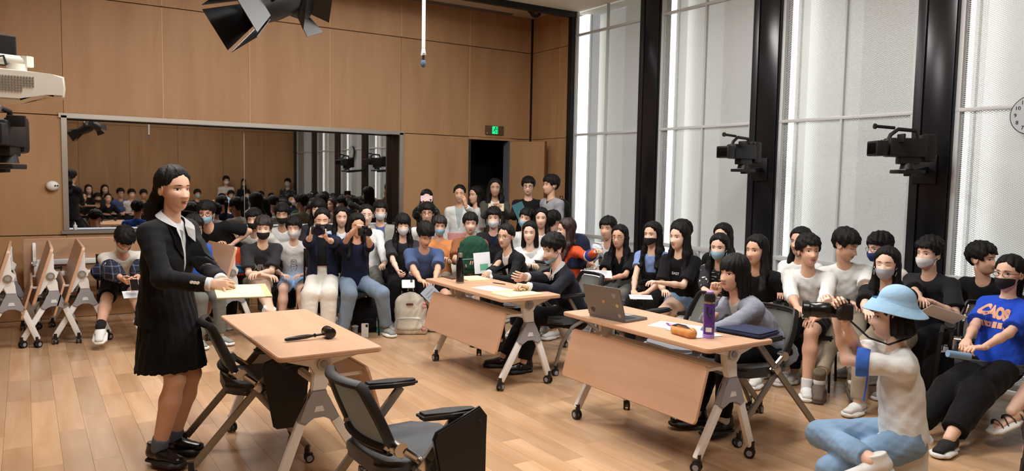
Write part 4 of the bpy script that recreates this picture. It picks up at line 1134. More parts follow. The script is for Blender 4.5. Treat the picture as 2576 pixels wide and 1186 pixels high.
whs = (mat('white_shoe', '#dcdcda', .6), M_solew); bks = (mat('black_leather_shoe', '#0f0f10', .25), M_soled); bkw = (mat('black_knit_shoe', '#151517', .8), M_solew)
bro = (mat('brown_suede_boot', '#6a5d4e', .8, bump=.4, bscale=60), mat('brown_sole', '#473a2f', .7)); gry = (mat('grey_trainer', '#8a8d8a', .7), M_solew)
PR = mat('print_grey', '#9c9c9e', .8); PRW = mat('print_white', '#d8d8d8', .8); PRO = mat('print_peach', '#e2a98c', .8); PRK = mat('print_black', '#1d1d20', .8)
GB = 'seated spectators by the mirror wall'; GWN = 'seated spectators by the windows'; GS = 'people standing at the back'

def blocks(nx, ny, w_, h_, gap):
    g = G()
    for j in range(ny):
        for i in range(nx):
            cw, ch = w_/nx, h_/ny; k = 1-.25*rnd.random() if nx > 1 or ny > 1 else 1
            g.box((-w_/2+(i+.5)*cw, h_/2-(j+.5)*ch, 0), (cw*(1-gap*.6 if nx > 1 else k), ch*(1-gap if ny > 1 else k), .0004))
    me = bpy.data.meshes.new('print_blocks'); g.bm.to_mesh(me); g.bm.free(); return me
# the woman standing with the legal pad
lady = person('standing woman in black blazer and skirt holding a yellow legal pad', 463, 478, 4.18, turn=52, ht=36, hp=2, s=1.02, sit=False, male=False, skin=4,
    top=('blazer', SUITL, dict(inner=COLW, cuffs=COLW, hem=.60, vw=.042, vl=.36, ineck=.05)), bottom=('skirt', BKP, dict(hem=.545)), hair='pony', R=W(527, 716, 4.02), L=W(556, 706, 4.10),
    hR='hold', hL='point', pR=(-1, .2, -.4), pL=(0, 0, -1), shoes='sneaker', shoem=bks, feet=(WZ(400, 1128, .1), WZ(436, 1102, .1)), wide=1.07, mouth=.002, lod=0, socks=mat('blue_grey_sock', '#5d6c82', .9), lean=4)
# collar, lapel, buttons
def collar(i, m, spread=.07, drop=.12, name='shirt_collar', w_=.03, open_=.6):
    g = G(); F_, D_, Rt, s = i['F'], i['D'], i['Rt'], i['s']; c = i['C7']+F_*.022*s
    for sg in (1, -1):
        ins, outs = [], []
        for ph_ in np.linspace(180, 24, 9):
            k = (180-ph_)/156.; a = R_(ph_); d = F_*math.cos(a)+Rt*sg*math.sin(a)
            ins.append(c+d*(.058+.006*k)*s+D_*(-.040+.085*k*k)*s); outs.append(c+d*(.088+.030*k*k)*s+D_*(-.012+.075*k**2)*s)
        ins.append(c+F_*.092*s+Rt*sg*.014*s+D_*(drop*.72)*s); outs.append(c+F_*.112*s+Rt*sg*.052*s+D_*drop*s)
        A = [g.bm.verts.new(V3(p-npv(i['rl']))) for p in ins]; B = [g.bm.verts.new(V3(p-npv(i['rl']))) for p in outs]
        for k in range(len(A)-1): g.bm.faces.new((A[k], A[k+1], B[k+1], B[k]))
    bmesh.ops.solidify(g.bm, geom=g.bm.faces[:], thickness=.005); return g.put(name, m, i['root'])
def project(i, pts, off=.004):
    ob = i['shirt']; rl = Vector(i['rl']); bvh = BVHTree.FromPolygons([v.co+rl for v in ob.data.vertices], [tuple(p.vertices) for p in ob.data.polygons])
    out = []
    for a, b in pts:
        p = V3(i['C7'])+V3(i['Rt'])*a+V3(i['D'])*b; h = bvh.ray_cast(p+V3(i['F'])*.6, -V3(i['F'])); out.append((h[0] if h[0] is not None else p+V3(i['F'])*.11)+V3(i['F'])*off-rl)
    return out
def lapels(i, m, top_=.04, bot=.30, w_=.042, x0=.065, vw=.085):
    s = i['s']; g = G()
    for sg in (1, -1):
        inner = [(sg*(x0*(1-k/6)+.008)*s, (top_+(bot-top_)*k/6)*s) for k in range(7)]; outer = [(sg*(abs(a)/s+w_*(1 if k < 3 else 1-(k-3)/3.))*s, b) for k, (a, b) in enumerate(inner)]
        A = project(i, inner, .008); B = project(i, outer, .010)
        a = [g.bm.verts.new(p) for p in A]; b = [g.bm.verts.new(p) for p in B]
        for k in range(6): g.bm.faces.new((a[k], a[k+1], b[k+1], b[k]))
    bmesh.ops.solidify(g.bm, geom=g.bm.faces[:], thickness=.005); return g.put('lapels', m, i['root'])
collar(lady, COLW, drop=.13)
lapels(lady, SUITL, x0=.045, bot=.25)
a, e, w_ = lady['arm'][1]; d = unit(w_-e); sidev = unit(np.cross(d, [0, 0, 1.]));
g = G()
toC = unit(np.array([0, 0, 1.65])-w_); toC = unit(toC-d*(toC@d))
for k in range(3):
    p = e+(w_-e)*(.70+.065*k)+toC*.052-npv(lady['rl']); g.cyl(p-toC*.006, p+toC*.004, .0085, n=12)
g.put('cuff_buttons', mat('pearl_button', '#e4ddd0', .3), lady['root'])
p = project(lady, [(-.01, .36)], .006)[0]; G().cyl(p, p+V3(lady['F'])*.004, .010, n=12).put('front_button', mat('pearl_button', '#e4ddd0', .3), lady['root'])
g = G(); p = lady['HP']((.035, -.10, .0))-npv(lady['rl']); g.tube([p+lady['Rm']@np.array([0, 0, z]) for z in (-.025, 0, .025)], .006, 6); g.put('hair_clip', M_chrome, lady['root'])

# the two at table B
b1 = person('woman with round glasses in black blazer sitting behind the black bottle', 1262, 597, 7.35, turn=-52, ht=-30, hp=2, s=.95, male=False, skin=4, top=('blazer', SUITL, dict(inner=WT, cuffs=WT, hem=.52)), bottom=('pants', BKP),
    hair='bun', glasses=M_glb, R=W(1222, 696, 7.05), L=W(1232, 700, 7.12), hR='clasp', hL='clasp', pR=(.8, 0, -.3), pL=(-.8, 0, -.3), shoem=bks, lod=1)
lapels(b1, SUITL)
b2 = person('young man in navy suit and tie with blue mask pulled under his chin', 1372, 634, 6.55, turn=-72, ht=-52, hp=16, s=1.0, skin=0, top=('blazer', SUIT, dict(inner=WT, cuffs=WT, hem=.54, vw=.05)), bottom=('pants', BKP, dict(wide=1.1)),
    hair='short', mask=M_mblue, masklow=True, R=W(1306, 700, 6.25), L=W(1330, 722, 6.15), hR='relax', hL='clasp', pR=(.3, .6, .2), pL=(0, 0, -1), shoem=bks, feet=((.10, .62, .085), (-.12, .50, .085)), lod=0, lean=20)
collar(b2, COLW, drop=.10); lapels(b2, SUIT, x0=.05)
tp = project(b2, [(0, .075), (0, .12), (0, .18), (0, .24)], -.004); g = G(); g.tube(tp, [.012, .010, .017, .021], 6, flat=.35); g.put('necktie', mat('navy_tie', '#151b3a', .5), b2['root'])
# the woman at table C
c1 = person('woman in grey plaid blazer resting her fist against her chin', 1822, 690, 4.95, turn=-58, ht=-42, hp=0, s=.98, male=False, skin=1, top=('blazer', TWEED, dict(inner=cloth('grey_knit', '#b3b3ae'), hem=.56)), bottom=('skirt', TWEED2, dict(hem=.50)) if False else ('pants', BKP),
    hair='bobf', R=W(1792, 746, 4.86), L=W(1768, 842, 4.62), hR='fist', hL='relax', pR=((-.7, .3, .2), (0, -.3, 1)), pL=(0, 0, -1), eR=(.5, .1, -1), shoem=bks, feet=((.08, .52, .10), (-.10, .42, .10)), lod=0, socks=mat('white_sock', '#d8d8d6', .9))
lapels(c1, TWEED)

# ---- along the mirror wall, left to right
pq = person('boy in white T-shirt with plaid shirt round his arms, head bowed over phone', 318, 622, 7.35, turn=6, ht=22, hp=52, s=1.0, skin=1, top=('tee', WT2), bottom=('shorts', BKP), hair='short', mask=M_mwhite, R=W(322, 718, 7.03), L=W(342, 722, 7.03), hR='hold', hL='hold', pR=(-.6, 0, .3), pL=(.6, 0, .3),
    feet=(WZ(243, 862, .1), WZ(385, 880, .1)), shoem=whs, socks=mat('black_sock', '#141414', .9), chair='black chair under the boy with the plaid sleeves', group=GB)
M_np = stripes_mat('navy_plaid', '#161b30', '#6b7690', 16, .14)
for sg in (1, -1):
    a, e, w_ = pq['arm'][sg]; S = SDF(); S.cap(a+(e-a)*.62, e, .070, .082, k=.03); S.cap(e, e+(w_-e)*.72, .082, .062, k=.03, fb=True)
    v, f = S.mesh(.013, noise=.007, seed=4); npmesh('plaid_sleeve', [(v, f, 0)], [M_np], pq['root'], pq['rl'])
S = SDF()
S.cap(pq['H']+pq['bf']*.02-pq['br']*.17+np.array([0, 0, .10]), pq['H']+pq['bf']*.02+pq['br']*.17+np.array([0, 0, .10]), .09, .09, k=.04)
v, f = S.mesh(.013, noise=.009, seed=4); npmesh('plaid_shirt', [(v, f, 0)], [M_np], pq['root'], pq['rl'])
ps = person('boy in bright blue shirt with glasses and mask, behind the standing woman', 497, 580, 7.3, turn=28, ht=24, hp=14, s=.93, skin=1, top=('polo', BLUE2, dict(sleeve='mid')), bottom=('pants', GREYP), hair='short', mask=M_mwhite, masklow=True, glasses=M_glb, chair='black chair under the boy in the blue shirt', shoem=gry, group=GB)
person('boy in black T-shirt, mask and dark glasses leaning behind the blue shirt', 515, 540, 8.0, turn=-20, ht=-10, hp=6, s=1.0, skin=1, top=('tee', BK), bottom=('pants', BKP), hair='short', mask=M_mblue, glasses=M_gl, hz=.75, side=-.3, group=GB)
person('boy in white T-shirt with black mask behind the charcoal T-shirt', 634, 556, 8.5, turn=-14, hp=4, s=.97, skin=0, top=('tee', WT2), bottom=('pants', GREYP), hair='short', mask=M_mblack, hz=.62, group=GB, eyes='closed')
p5 = person('smiling person in charcoal T-shirt, black mask and beige shorts, arms folded', 661, 579, 7.75, turn=14, ht=-4, hp=4, s=1.0, skin=2, top=('tee', CH, dict(flare=.03)), bottom=('shorts', BEIGE, dict(len=.55)), hair='short', hairm=M_hairb, mask=M_mblack, R=W(668, 694, 7.6), L=W(652, 688, 7.62), pR=(0, 0, -1), pL=(0, 0, -1),
    feet=(WZ(745, 872, .09), WZ(690, 885, .09)), knees=((-.3, 1, .9), (.3, 1, .6)), shoem=whs, chair='black chair under the charcoal T-shirt', group=GB)
decal(p5, 'MIVV', .075, PR, dz=-.235, bold=.004, sy=1.35)
person('boy in plain white T-shirt with black mask, second row before the mirror', 708, 543, 8.75, turn=-6, hp=6, s=.98, skin=3, top=('tee', WT), bottom=('pants', BKP), hair='short', mask=M_mblack, hz=.62, group=GB, eyes='closed')
p7 = person('girl with bangs and white mask in white T-shirt with line drawing', 737, 578, 8.0, turn=-5, hp=6, s=.92, male=False, skin=2, top=('tee', WT, dict(sleeve='cap')), bottom=('shorts', cloth('light_denim', '#8fb0d8')), hair='short', mask=M_mwhite, R=(.10, .34, .60), L=(-.10, .34, .60), eyes='closed', chair='black chair under the girl with the drawing T-shirt', group=GB)
# line figure print
gm = G()
for (x, y, r) in ((0, .045, .030), (-.012, .05, .009), (.012, .05, .009)): gm.tube([(x+r*math.cos(a), y+r*math.sin(a), 0) for a in np.linspace(0, 2*math.pi, 18)[:-1]], .0022, 3, closed=True)
gm.tube([(-.028, .02, 0), (-.035, -.02, 0), (-.02, -.07, 0), (-.005, -.03, 0), (.012, -.07, 0), (.030, -.02, 0), (.024, .018, 0)], .0022, 3); gm.tube([(-.04, .0, 0), (0, -.012, 0), (.04, .006, 0)], .0022, 3)
mm = bpy.data.meshes.new('drawing'); gm.bm.to_mesh(mm); gm.bm.free(); decal(p7, '', .1, PRK, dz=-.24, mesh=mm)
p8 = person('woman in navy shirt, black mask and white trousers aiming a camera', 810, 558, 7.75, turn=-2, hp=8, s=.97, male=False, skin=0, top=('openshirt', NV, dict(inner=BK, ihem=.33, hem=.46, sleeve='mid', vw=.07, vl=.42)), bottom=('pants', WP, dict(wide=1.25, len=1.0)), hair='tail', mask=M_mblack,
    R=W(783, 592, 7.30), L=W(818, 600, 7.32), hR='grip', hL='grip', pR=((-.9, .2, 0), (-.1, .3, 1)), pL=((.3, .2, .9), (.5, .3, .6)), eR=(.9, .1, -1), eL=(-.9, .1, -1), eyes='closed', feet=((.13, .42, .08), (-.07, .40, .08)), chair='black chair under the woman with white trousers', group=GB)
person('woman mostly hidden behind the photographer in the navy shirt', 797, 528, 8.7, turn=-10, s=1., male=False, skin=2, top=('tee', CH), bottom=('pants', BKP), hair='longf', hz=.6, group=GB)
person('girl with closed eyes in light blue striped jacket', 861, 549, 8.6, turn=8, hp=4, s=.95, male=False, skin=0, top=('jacket', stripes_mat('blue_stripe_knit', '#7fa6d6', '#dfe6ee', 12, .3, axis2=False), dict(inner=WT, vl=.12)), bottom=('pants', GREYP), hair='long', eyes='closed', hz=.58, group=GB)
p11 = person('long-haired woman in black top and jeans shooting with raised arms', 902, 572, 7.75, turn=14, ht=10, hp=8, s=.97, male=False, skin=1, top=('tee', NV, dict(sleeve='cap')), bottom=('pants', DEN2, dict(wide=1.1)), hair='long', R=W(912, 560, 7.4), L=W(925, 592, 7.35), hR='grip', hL='grip',
    pR=((-.2, .3, -.9), (-.8, .5, -.1)), pL=((.4, .2, .8), (.1, .3, .9)), eR=(1, .2, .55), eL=(-.7, .2, -1), eyes='closed', feet=(WZ(862, 833, .085), WZ(972, 824, .085)), shoem=gry, chair='black chair under the woman in jeans', group=GB)
person('woman with clear glasses in a white jacket', 923, 543, 8.5, turn=4, s=.98, male=False, skin=2, top=('jacket', WT, dict(inner=BEIGE, vl=.2)), bottom=('pants', GREYP), hair='tail', glasses=M_glc, hz=.56, L=W(972, 680, 8.2), group=GB)
person('boy with white mask and grey shirt at the right end of the mirror', 957, 533, 9.0, turn=2, s=.97, skin=0, top=('openshirt', cloth('grey_linen', '#9a9a90'), dict(inner=SLATE)), bottom=('pants', BKP), hair='short', mask=M_mwhite, hz=.58, group=GB)
k1 = person('girl with bangs and white mask in charcoal cropped T-shirt holding a game console', 1015, 570, 8.2, turn=4, hp=6, s=.97, male=False, skin=2, top=('crop', CH, dict(hem=.40)), bottom=('pants', BKP), hair='longf', mask=M_mwhite, R=W(1012, 716, 7.75), L=W(1043, 712, 7.75), hR='hold', hL='hold', pR=(-.8, 0, .3), pL=(.8, 0, .3), eyes='closed', chair='black chair under the girl with the game console', group=GB)
decal(k1, '', 1, PR, dx=-.07, dz=-.16, mesh=blocks(1, 4, .045, .040, .25))
person('boy with thin glasses in white T-shirt in front of the girl filming', 1074, 538, 8.9, turn=-2, s=.98, skin=1, top=('tee', WT), bottom=('pants', BKP), hair='short', glasses=M_gl, hz=.62, group=GB)
person('boy in slate blue T-shirt bending forward, elbows on his knees', 1076, 604, 7.9, turn=6, ht=22, hp=34, s=1.0, skin=1, top=('tee', SLATE), bottom=('shorts', BKP), hair='short', R=W(1062, 716, 7.6), L=W(1092, 722, 7.58), feet=(WZ(1092, 808, .09), WZ(1122, 806, .09)), chair='black chair under the boy bending forward', hz=.5, group=GB)
k4 = person('boy in orange T-shirt with blue mask', 1107, 572, 8.6, turn=4, s=.92, hp=4, skin=1, top=('tee', ORG), bottom=('shorts', BEIGE), hair='short', hairm=M_hairb, mask=M_mblue, R=W(1113, 655, 8.38), L=W(1128, 652, 8.38), hz=.5, group=GB)
gm = G(); gm.cyl((0, 0, 0), (0, 0, .0004), .045, n=22); mm = bpy.data.meshes.new('disc'); gm.bm.to_mesh(mm); gm.bm.free(); decal(k4, '', 1, PRW, dz=-.20, dx=.01, mesh=mm)
decal(k4, '', 1, PRK, dz=-.235, dx=.02, mesh=blocks(1, 1, .13, .008, 0), rot=32, off=.005); decal(k4, '', 1, PRW, dz=-.26, dx=.0, mesh=blocks(4, 1, .12, .028, .3), rot=32)
k5 = person('boy in brown T-shirt hugging a dark green backpack', 1184, 565, 8.35, turn=2, s=.95, skin=0, top=('tee', cloth('rust_brown_cotton', '#8a5836')), bottom=('shorts', BKP), hair='short', R=W(1160, 660, 8.05), L=W(1200, 655, 8.05), hz=.52, group=GB, mouth=.002)
person('man with white mask in a black jacket behind the black bottle', 1240, 551, 8.75, turn=-6, s=1.0, skin=0, top=('jacket', BK2, dict(inner=NV, vl=.16)), bottom=('pants', BKP), hair='spiky', mask=M_mwhite, R=W(1212, 672, 8.0), hz=.55, group=GB)
k7 = person('girl with shoulder-length hair in white T-shirt, arms crossed', 1330, 588, 7.95, turn=-14, ht=-8, s=.95, male=False, skin=2, top=('sweat', WT), bottom=('pants', BKP), hair='bob', R=W(1345, 672, 7.6), L=W(1315, 676, 7.55), group=GB)
g = G(); pp = project(k7, [(-.075, .16)], .004)[0]; g.cyl(pp, pp+V3(k7['F'])*.003, .012, n=12); g.put('chest_emblem', PRK, k7['root'])
person('woman with centre-parted hair behind the girl with crossed arms', 1360, 551, 8.8, turn=-6, s=.98, male=False, skin=0, top=('tee', WT), bottom=('pants', BKP), hair='long', hz=.58, group=GB)
person('boy with pale blue mask tilting his head, behind the woman with glasses', 1318, 551, 8.9, turn=-16, roll=-14, s=.95, skin=0, top=('tee', WT), bottom=('pants', BKP), hair='short', mask=M_mblue, hz=.58, group=GB)
person('boy with hair over his face in white T-shirt, below the grey hooded jacket', 1402, 556, 9.0, turn=20, ht=150, s=.95, top=('tee', WT), bottom=('pants', BKP), hair='short', hz=.6, group=GB)
k10 = person('girl in orange, white and blue sweater turned away to the left', 1405, 580, 8.0, turn=-50, ht=-74, hp=4, s=.95, male=False, skin=0, top=('sweat', cloth('orange_knit', '#d4532a')), bottom=('pants', BKP), hair='long', hairm=mat('dark_brown_hair', '#2a1512', .45, bump=.5, bscale=34, stretch=(5, 5, .5)), L=W(1499, 634, 7.5), hL='relax', pL=(0, 0, -1), eL=(-.1, -.2, -1), R=W(1420, 690, 7.8), group=GB)
S = SDF(); a, e, w_ = k10['arm'][-1]
for (i0, i1, m, nm) in ((.15, .45, cloth('white_band_knit', '#dcdcdc'), 'white_sleeve_band'), (.45, .95, cloth('blue_band_knit', '#27408f'), 'blue_sleeve_band')):
    S = SDF(); S.cap(e+(w_-e)*i0*.5-(w_-e)*0.0, e+(w_-e)*i1*.5, .060, .058, fa=True, fb=True, k=.01); v, f = S.mesh(.01); npmesh(nm, [(v, f, 0)], [m], k10['root'], k10['rl'])

# ---- standing at the back wall
person('standing girl in black sweater holding her phone before her face', 1073, 502, 9.9, turn=0, hp=6, s=.92, sit=False, male=False, skin=2, top=('sweat', CAMO), bottom=('pants', BKP), hair='long', R=W(1064, 512, 9.6), L=W(1082, 512, 9.6), hR='hold', hL='hold', eR=(1, 0, -1), eL=(-1, 0, -1), group=GS)
s2 = person('woman in white and pink jacket with one hand raised to her chest', 1155, 489, 10.0, turn=-4, s=.98, sit=False, male=False, skin=1, top=('jacket', WT, dict(inner=cloth('pale_blue_knit', '#a9b6b8'), vl=.35)), bottom=('pants', WP), hair='tail', L=W(1172, 518, 9.7), hL='relax', pL=((.5, -.4, 0), (.2, .1, .9)), eL=(-.8, .2, -1), group=GS)
S = SDF(); q_ = lambda a: s2['C7']+s2['D']*a
S.cap(q_(.36), q_(.52), .165, .182, .128, .14, U=s2['Rt'], fa=True, fb=True, k=.01); v, f = S.mesh(.014)
ok = (v-s2['C7'])@s2['F']; npmesh('pink_hem_band', [(v, f, 0)], [cloth('pink_denim', '#d99a94')], s2['root'], s2['rl'])
person('woman in white T-shirt looking left behind the white and pink jacket', 1184, 492, 10.25, turn=-50, s=.97, sit=False, male=False, skin=1, top=('tee', WT), bottom=('pants', BKP), hair='bob', group=GS)
s4 = person('curly-haired woman in grey blazer standing in the dark doorway', 1246, 474, 10.1, turn=2, s=1.0, sit=False, male=False, skin=3, top=('blazer', cloth('grey_green_tweed', '#4a4a44'), dict(inner=WT)), bottom=('pants', BKP), hair='curly', R=W(1240, 520, 9.8), L=W(1262, 524, 9.8), hR='hold', hL='hold', group=GS)
person('boy with glasses in black sweatshirt standing by the open door', 1328, 470, 10.0, turn=-4, s=1.0, sit=False, skin=0, top=('sweat', BK), bottom=('pants', BKP), hair='short', glasses=M_gl, R=W(1306, 536, 9.7), mouth=.002, group=GS)
s6 = person('boy in grey hooded jacket with a backpack, standing in profile by the door', 1370, 466, 9.75, turn=-55, ht=-62, s=1.02, sit=False, skin=1, top=('hoodie', cloth('grey_marl', '#9a9aa0'), dict(inner=BK, vl=.1)), bottom=('pants', BKP), hair='short', group=GS)
# ---- along the windows
p = person('boy in white and navy checked shirt by the first window bay', 1521, 577, 8.2, turn=-30, ht=-22, s=1.0, skin=1, top=('openshirt', CHECK, dict(inner=WT, vl=.2)), bottom=('pants', BKP), hair='short', R=W(1485, 662, 7.95), L=W(1503, 682, 7.9), group=GWN)
m2 = person('long-haired girl with glasses and pendant in black polo shirt', 1551, 598, 7.7, turn=-24, ht=-20, s=.97, male=False, skin=1, top=('polo', BK), bottom=('pants', GREYP, dict(wide=1.2)), hair='long', glasses=M_glb, R=W(1516, 694, 7.5), L=W(1534, 702, 7.45), eyes='closed', group=GWN)
m3 = person('girl with black mask and pale blue T-shirt under a black pinafore', 1630, 592, 7.35, turn=-22, ht=-28, s=.98, male=False, skin=0, top=('tee', cloth('pale_blue_jersey', '#7d93c4'), dict(sleeve='cap')), bottom=('pants', BKP), hair='long', mask=M_mblack, R=W(1594, 733, 7.2), L=W(1625, 738, 7.15), group=GWN)
S = SDF(); q_ = lambda a: m3['C7']+m3['D']*a
S.cap(q_(.20), q_(.52), .142, .168, .125, .14, U=m3['Rt'], fa=True, fb=True, k=.02)
for sg in (1, -1): S.cap(q_(.04)+m3['Rt']*sg*.075+m3['F']*.09, q_(.24)+m3['Rt']*sg*.075+m3['F']*.10, .022, .022, k=.01)
v, f = S.mesh(.0115, noise=.002); npmesh('pinafore', [(v, f, 0)], [BK], m3['root'], m3['rl'])
m4 = person('girl with very long hair in black T-shirt and denim shorts, looking left', 1694, 598, 7.0, turn=-24, ht=-36, hp=2, s=1.0, male=False, skin=2, top=('tee', BK), bottom=('shorts', DEN, dict(len=.42)), hair='longx', R=W(1670, 732, 6.86), L=W(1662, 712, 6.84), feet=(WZ(1632, 890, .085), WZ(1700, 870, .085)), knees=((-.3, 1, .9), (.2, 1, .7)), shoem=(mat('black_canvas', '#151515', .8), M_solew), chair='black chair under the girl in denim shorts', group=GWN)
decal(m4, 'EAST', .035, PRW, dx=.02, dz=-.17, bold=.001)
person('person in grey T-shirt mostly hidden behind the very long hair', 1690, 585, 7.9, turn=-70, ht=-80, s=1.0, skin=1, top=('tee', cloth('grey_jersey', '#8a8a86')), bottom=('pants', BKP), hair='short', group=GWN)
person('girl with parted hair looking over the blue-masked girl', 1808, 597, 7.3, turn=-14, ht=-24, s=1.0, male=False, skin=0, top=('tee', BK), bottom=('pants', BKP), hair='long', group=GWN)
m7 = person('girl with blue mask in black sweater covered with white script', 1802, 626, 6.6, turn=-20, ht=-16, hp=2, s=.96, male=False, skin=0, top=('sweat', SCRIPT), bottom=('pants', BKP), hair='long', mask=M_mblue, R=W(1770, 735, 6.3), group=GWN)
person('girl with pulled-back hair in black T-shirt behind the plaid blazer', 1888, 632, 6.2, turn=-26, ht=-30, s=1.0, male=False, skin=1, top=('tee', BK), bottom=('pants', BKP), hair='long', group=GWN)
person('girl in white T-shirt hidden behind the boy in the white sweatshirt', 2000, 610, 6.5, turn=-22, ht=-30, s=.98, male=False, skin=1, top=('tee', WT), bottom=('pants', NV), hair='long', R=W(1960, 750, 6.2), group=GWN)
r5 = person('boy in white long-sleeved sweatshirt and black shorts looking to the right', 2046, 634, 5.95, turn=-8, ht=24, s=1.0, skin=1, top=('sweat', WT, dict(sleeve='mid', flare=.02)), bottom=('shorts', BKP, dict(len=.7)), hair='spiky', R=W(2014, 800, 5.6), L=W(2042, 845, 5.5), eR=(.6, .2, -1), feet=(WZ(1974, 938, .085), WZ(2030, 972, .085)), shoem=whs, socks=mat('white_sock', '#d8d8d6', .9), chair='black chair under the boy in the white sweatshirt', group=GWN)
gm = G(); pl = [(-.022, -.002), (-.014, -.010), (0, -.006), (.024, .012), (.002, .001), (-.010, -.002), (-.016, .004)]; gm.prism(pl, .0005); mm = bpy.data.meshes.new('tick'); gm.bm.to_mesh(mm); gm.bm.free(); decal(r5, '', .1, PRK, dx=.10, dz=-.15, mesh=mm, name='tick_mark')
r3 = person('smiling boy in white T-shirt bending to the right towards his neighbour', 2152, 628, 6.1, turn=10, ht=62, hp=20, s=1.0, skin=1, top=('tee', WT), bottom=('pants', BEIGE, dict(len=.72)), hair='short', R=W(2120, 760, 5.85), L=W(2180, 770, 5.75), feet=(WZ(2055, 985, .09), WZ(2148, 1000, .09)), shoes='boot', shoem=bro, eyes='closed', socks=mat('white_sock', '#d8d8d6', .9), group=GWN, lean=14, side=-.1)
person('boy with glasses and navy mask at the foot of the third column', 2190, 628, 6.45, turn=-30, ht=-50, hp=8, s=1.0, skin=0, top=('tee', WT2), bottom=('pants', BKP), hair='spiky', mask=M_mnavy, glasses=M_glb, group=GWN)
r2 = person('long-haired girl with grey mask in black T-shirt with arched print', 2222, 668, 5.35, turn=-14, ht=-14, s=.98, male=False, skin=2, top=('tee', BK), bottom=('pants', BEIGE), hair='long', mask=M_mgrey, R=W(2180, 790, 5.1), L=W(2230, 800, 5.05), eyes='closed', group=GWN)
ga = G(); aa = np.linspace(.25, math.pi-.25, 15); vi = [ga.bm.verts.new((.055*math.cos(a), .055*math.sin(a)-.03, 0)) for a in aa]; vo = [ga.bm.verts.new((.085*math.cos(a), .085*math.sin(a)-.03, 0)) for a in aa]
for q_i in range(14): ga.bm.faces.new((vi[q_i], vi[q_i+1], vo[q_i+1], vo[q_i]))
mm = bpy.data.meshes.new('arch'); ga.bm.to_mesh(mm); ga.bm.free(); decal(r2, '', 1, mat('print_ochre', '#c9a468', .8), dz=-.20, mesh=mm)
r1 = person('boy with white mask in black T-shirt with a portrait print', 2318, 640, 5.75, turn=-30, ht=-34, s=1.0, skin=0, top=('tee', BK2, dict(flare=.02)), bottom=('pants', BKP), hair='spiky', mask=M_mwhite, R=W(2316, 755, 5.48), L=W(2342, 760, 5.48), feet=((.12, .40, .085), (-.05, .45, .085)), shoem=gry, group=GWN)
gm = G(); gm.tube([(.05*math.cos(a), .055*math.sin(a), 0) for a in np.linspace(0, 2*math.pi, 22)[:-1]], .004, 3, closed=True)
for sg in (-1, 1): gm.tube([(sg*.018+.013*math.cos(a), -.005+.011*math.sin(a), 0) for a in np.linspace(0, 2*math.pi, 12)[:-1]], .003, 3, closed=True)
gm.tube([(-.018, -.030, 0), (0, -.036, 0), (.018, -.030, 0)], .0025, 3); mm = bpy.data.meshes.new('portrait'); gm.bm.to_mesh(mm); gm.bm.free(); decal(r1, '', .1, PR, dz=-.21, dx=.02, mesh=mm)
person('person with ruffled black hair behind the girl in the blue T-shirt', 2500, 655, 5.85, turn=-24, ht=60, s=1.0, skin=1, top=('tee', BK), bottom=('pants', BKP), hair='spiky', group=GWN)
rb = person('girl in royal blue T-shirt with peach lettering, black mask and glasses', 2520, 690, 5.1, turn=-28, ht=-30, s=1.0, male=False, skin=0, top=('tee', BLUE, dict(flare=.03)), bottom=('pants', BKP, dict(wide=1.35, len=.82)), hair='tail', mask=M_mblack, glasses=M_gl, R=W(2418, 885, 4.85), L=W(2445, 898, 4.8), hR='hold', hL='hold', eR=(.5, -.2, -1),
    feet=(WZ(2300, 1080, .09), WZ(2388, 1105, .09)), shoem=bkw, lean=-14, group=GWN, pR=(0, 0, -1))
decal(rb, 'CAOS', .062, PRO, dz=-.14, dx=.015, bold=.005, sy=1.7, rot=-6); decal(rb, '', 1, PRO, dz=-.225, dx=.0, mesh=blocks(5, 1, .17, .045, .3))
# ---- kneeling photographer
ph = person('kneeling photographer in light blue bucket hat, white T-shirt and jeans', 2200, 796, 4.02, turn=-80, ht=-84, hp=4, s=1.0, male=False, skin=2, top=('tee', WT), bottom=('pants', DEN, dict(len=.9)), hair='hatbob', R=W(2122, 800, 3.92), L=W(2100, 792, 4.05), hR='grip', hL='grip', eR=(.1, .2, -1), eL=(-.2, .2, -1),
    pR=((-.7, .2, .6), (0, .4, .9)), pL=((.7, .2, .4), (0, .6, .8)), hz=.52, feet=(W(2195, 1160, 3.74), W(2215, 1262, 4.1)), knees=((.25, 1, -.05), (-.1, 1, -.8)), shoem=whs, lod=0, lean=6, name='person', torso=.50)
S = SDF(); s_ = ph['s']; Rm = ph['Rm']; U_ = Rm[:, 2]
hp_ = lambda p: ph['HP'](p)
S.cap(hp_((0, -.018, .030)), hp_((0, -.028, .090)), .106, .080, .126, .092, U=Rm[:, 0], k=.03, fa=True)
v1 = S.mesh(.007)
nr = 36; rv, rq = [], []
for j, (r_, z) in enumerate(((.098, .056), (.108, .044), (.124, .026), (.142, .004), (.144, .000), (.124, .020), (.108, .038), (.096, .050))):
    for i in range(nr):
        a = 2*math.pi*i/nr; rv.append(hp_((r_*.96*math.cos(a), -.016+r_*1.1*math.sin(a), z+.020+.030*math.sin(a)+.004*math.sin(3*a))))
for j in range(7):
    for i in range(nr): rq.append((j*nr+i, j*nr+(i+1) % nr, (j+1)*nr+(i+1) % nr, (j+1)*nr+i))
npmesh('bucket_hat', [(v1[0], v1[1], 0), (np.array(rv), np.array(rq), 0)], [cloth('hat_blue_cotton', '#9cc3e0')], ph['root'], ph['rl'])
for sg in (-1,):
    a, e, w_ = ph['arm'][sg]; S = SDF(); S.cap(a+(e-a)*.60, a+(e-a)*.83, .072, .079, fa=True, fb=True, k=.01); v, f = S.mesh(.008); npmesh('blue_cuff', [(v, f, 0)], [cloth('blue_rib', '#3f6fd0')], ph['root'], ph['rl'])
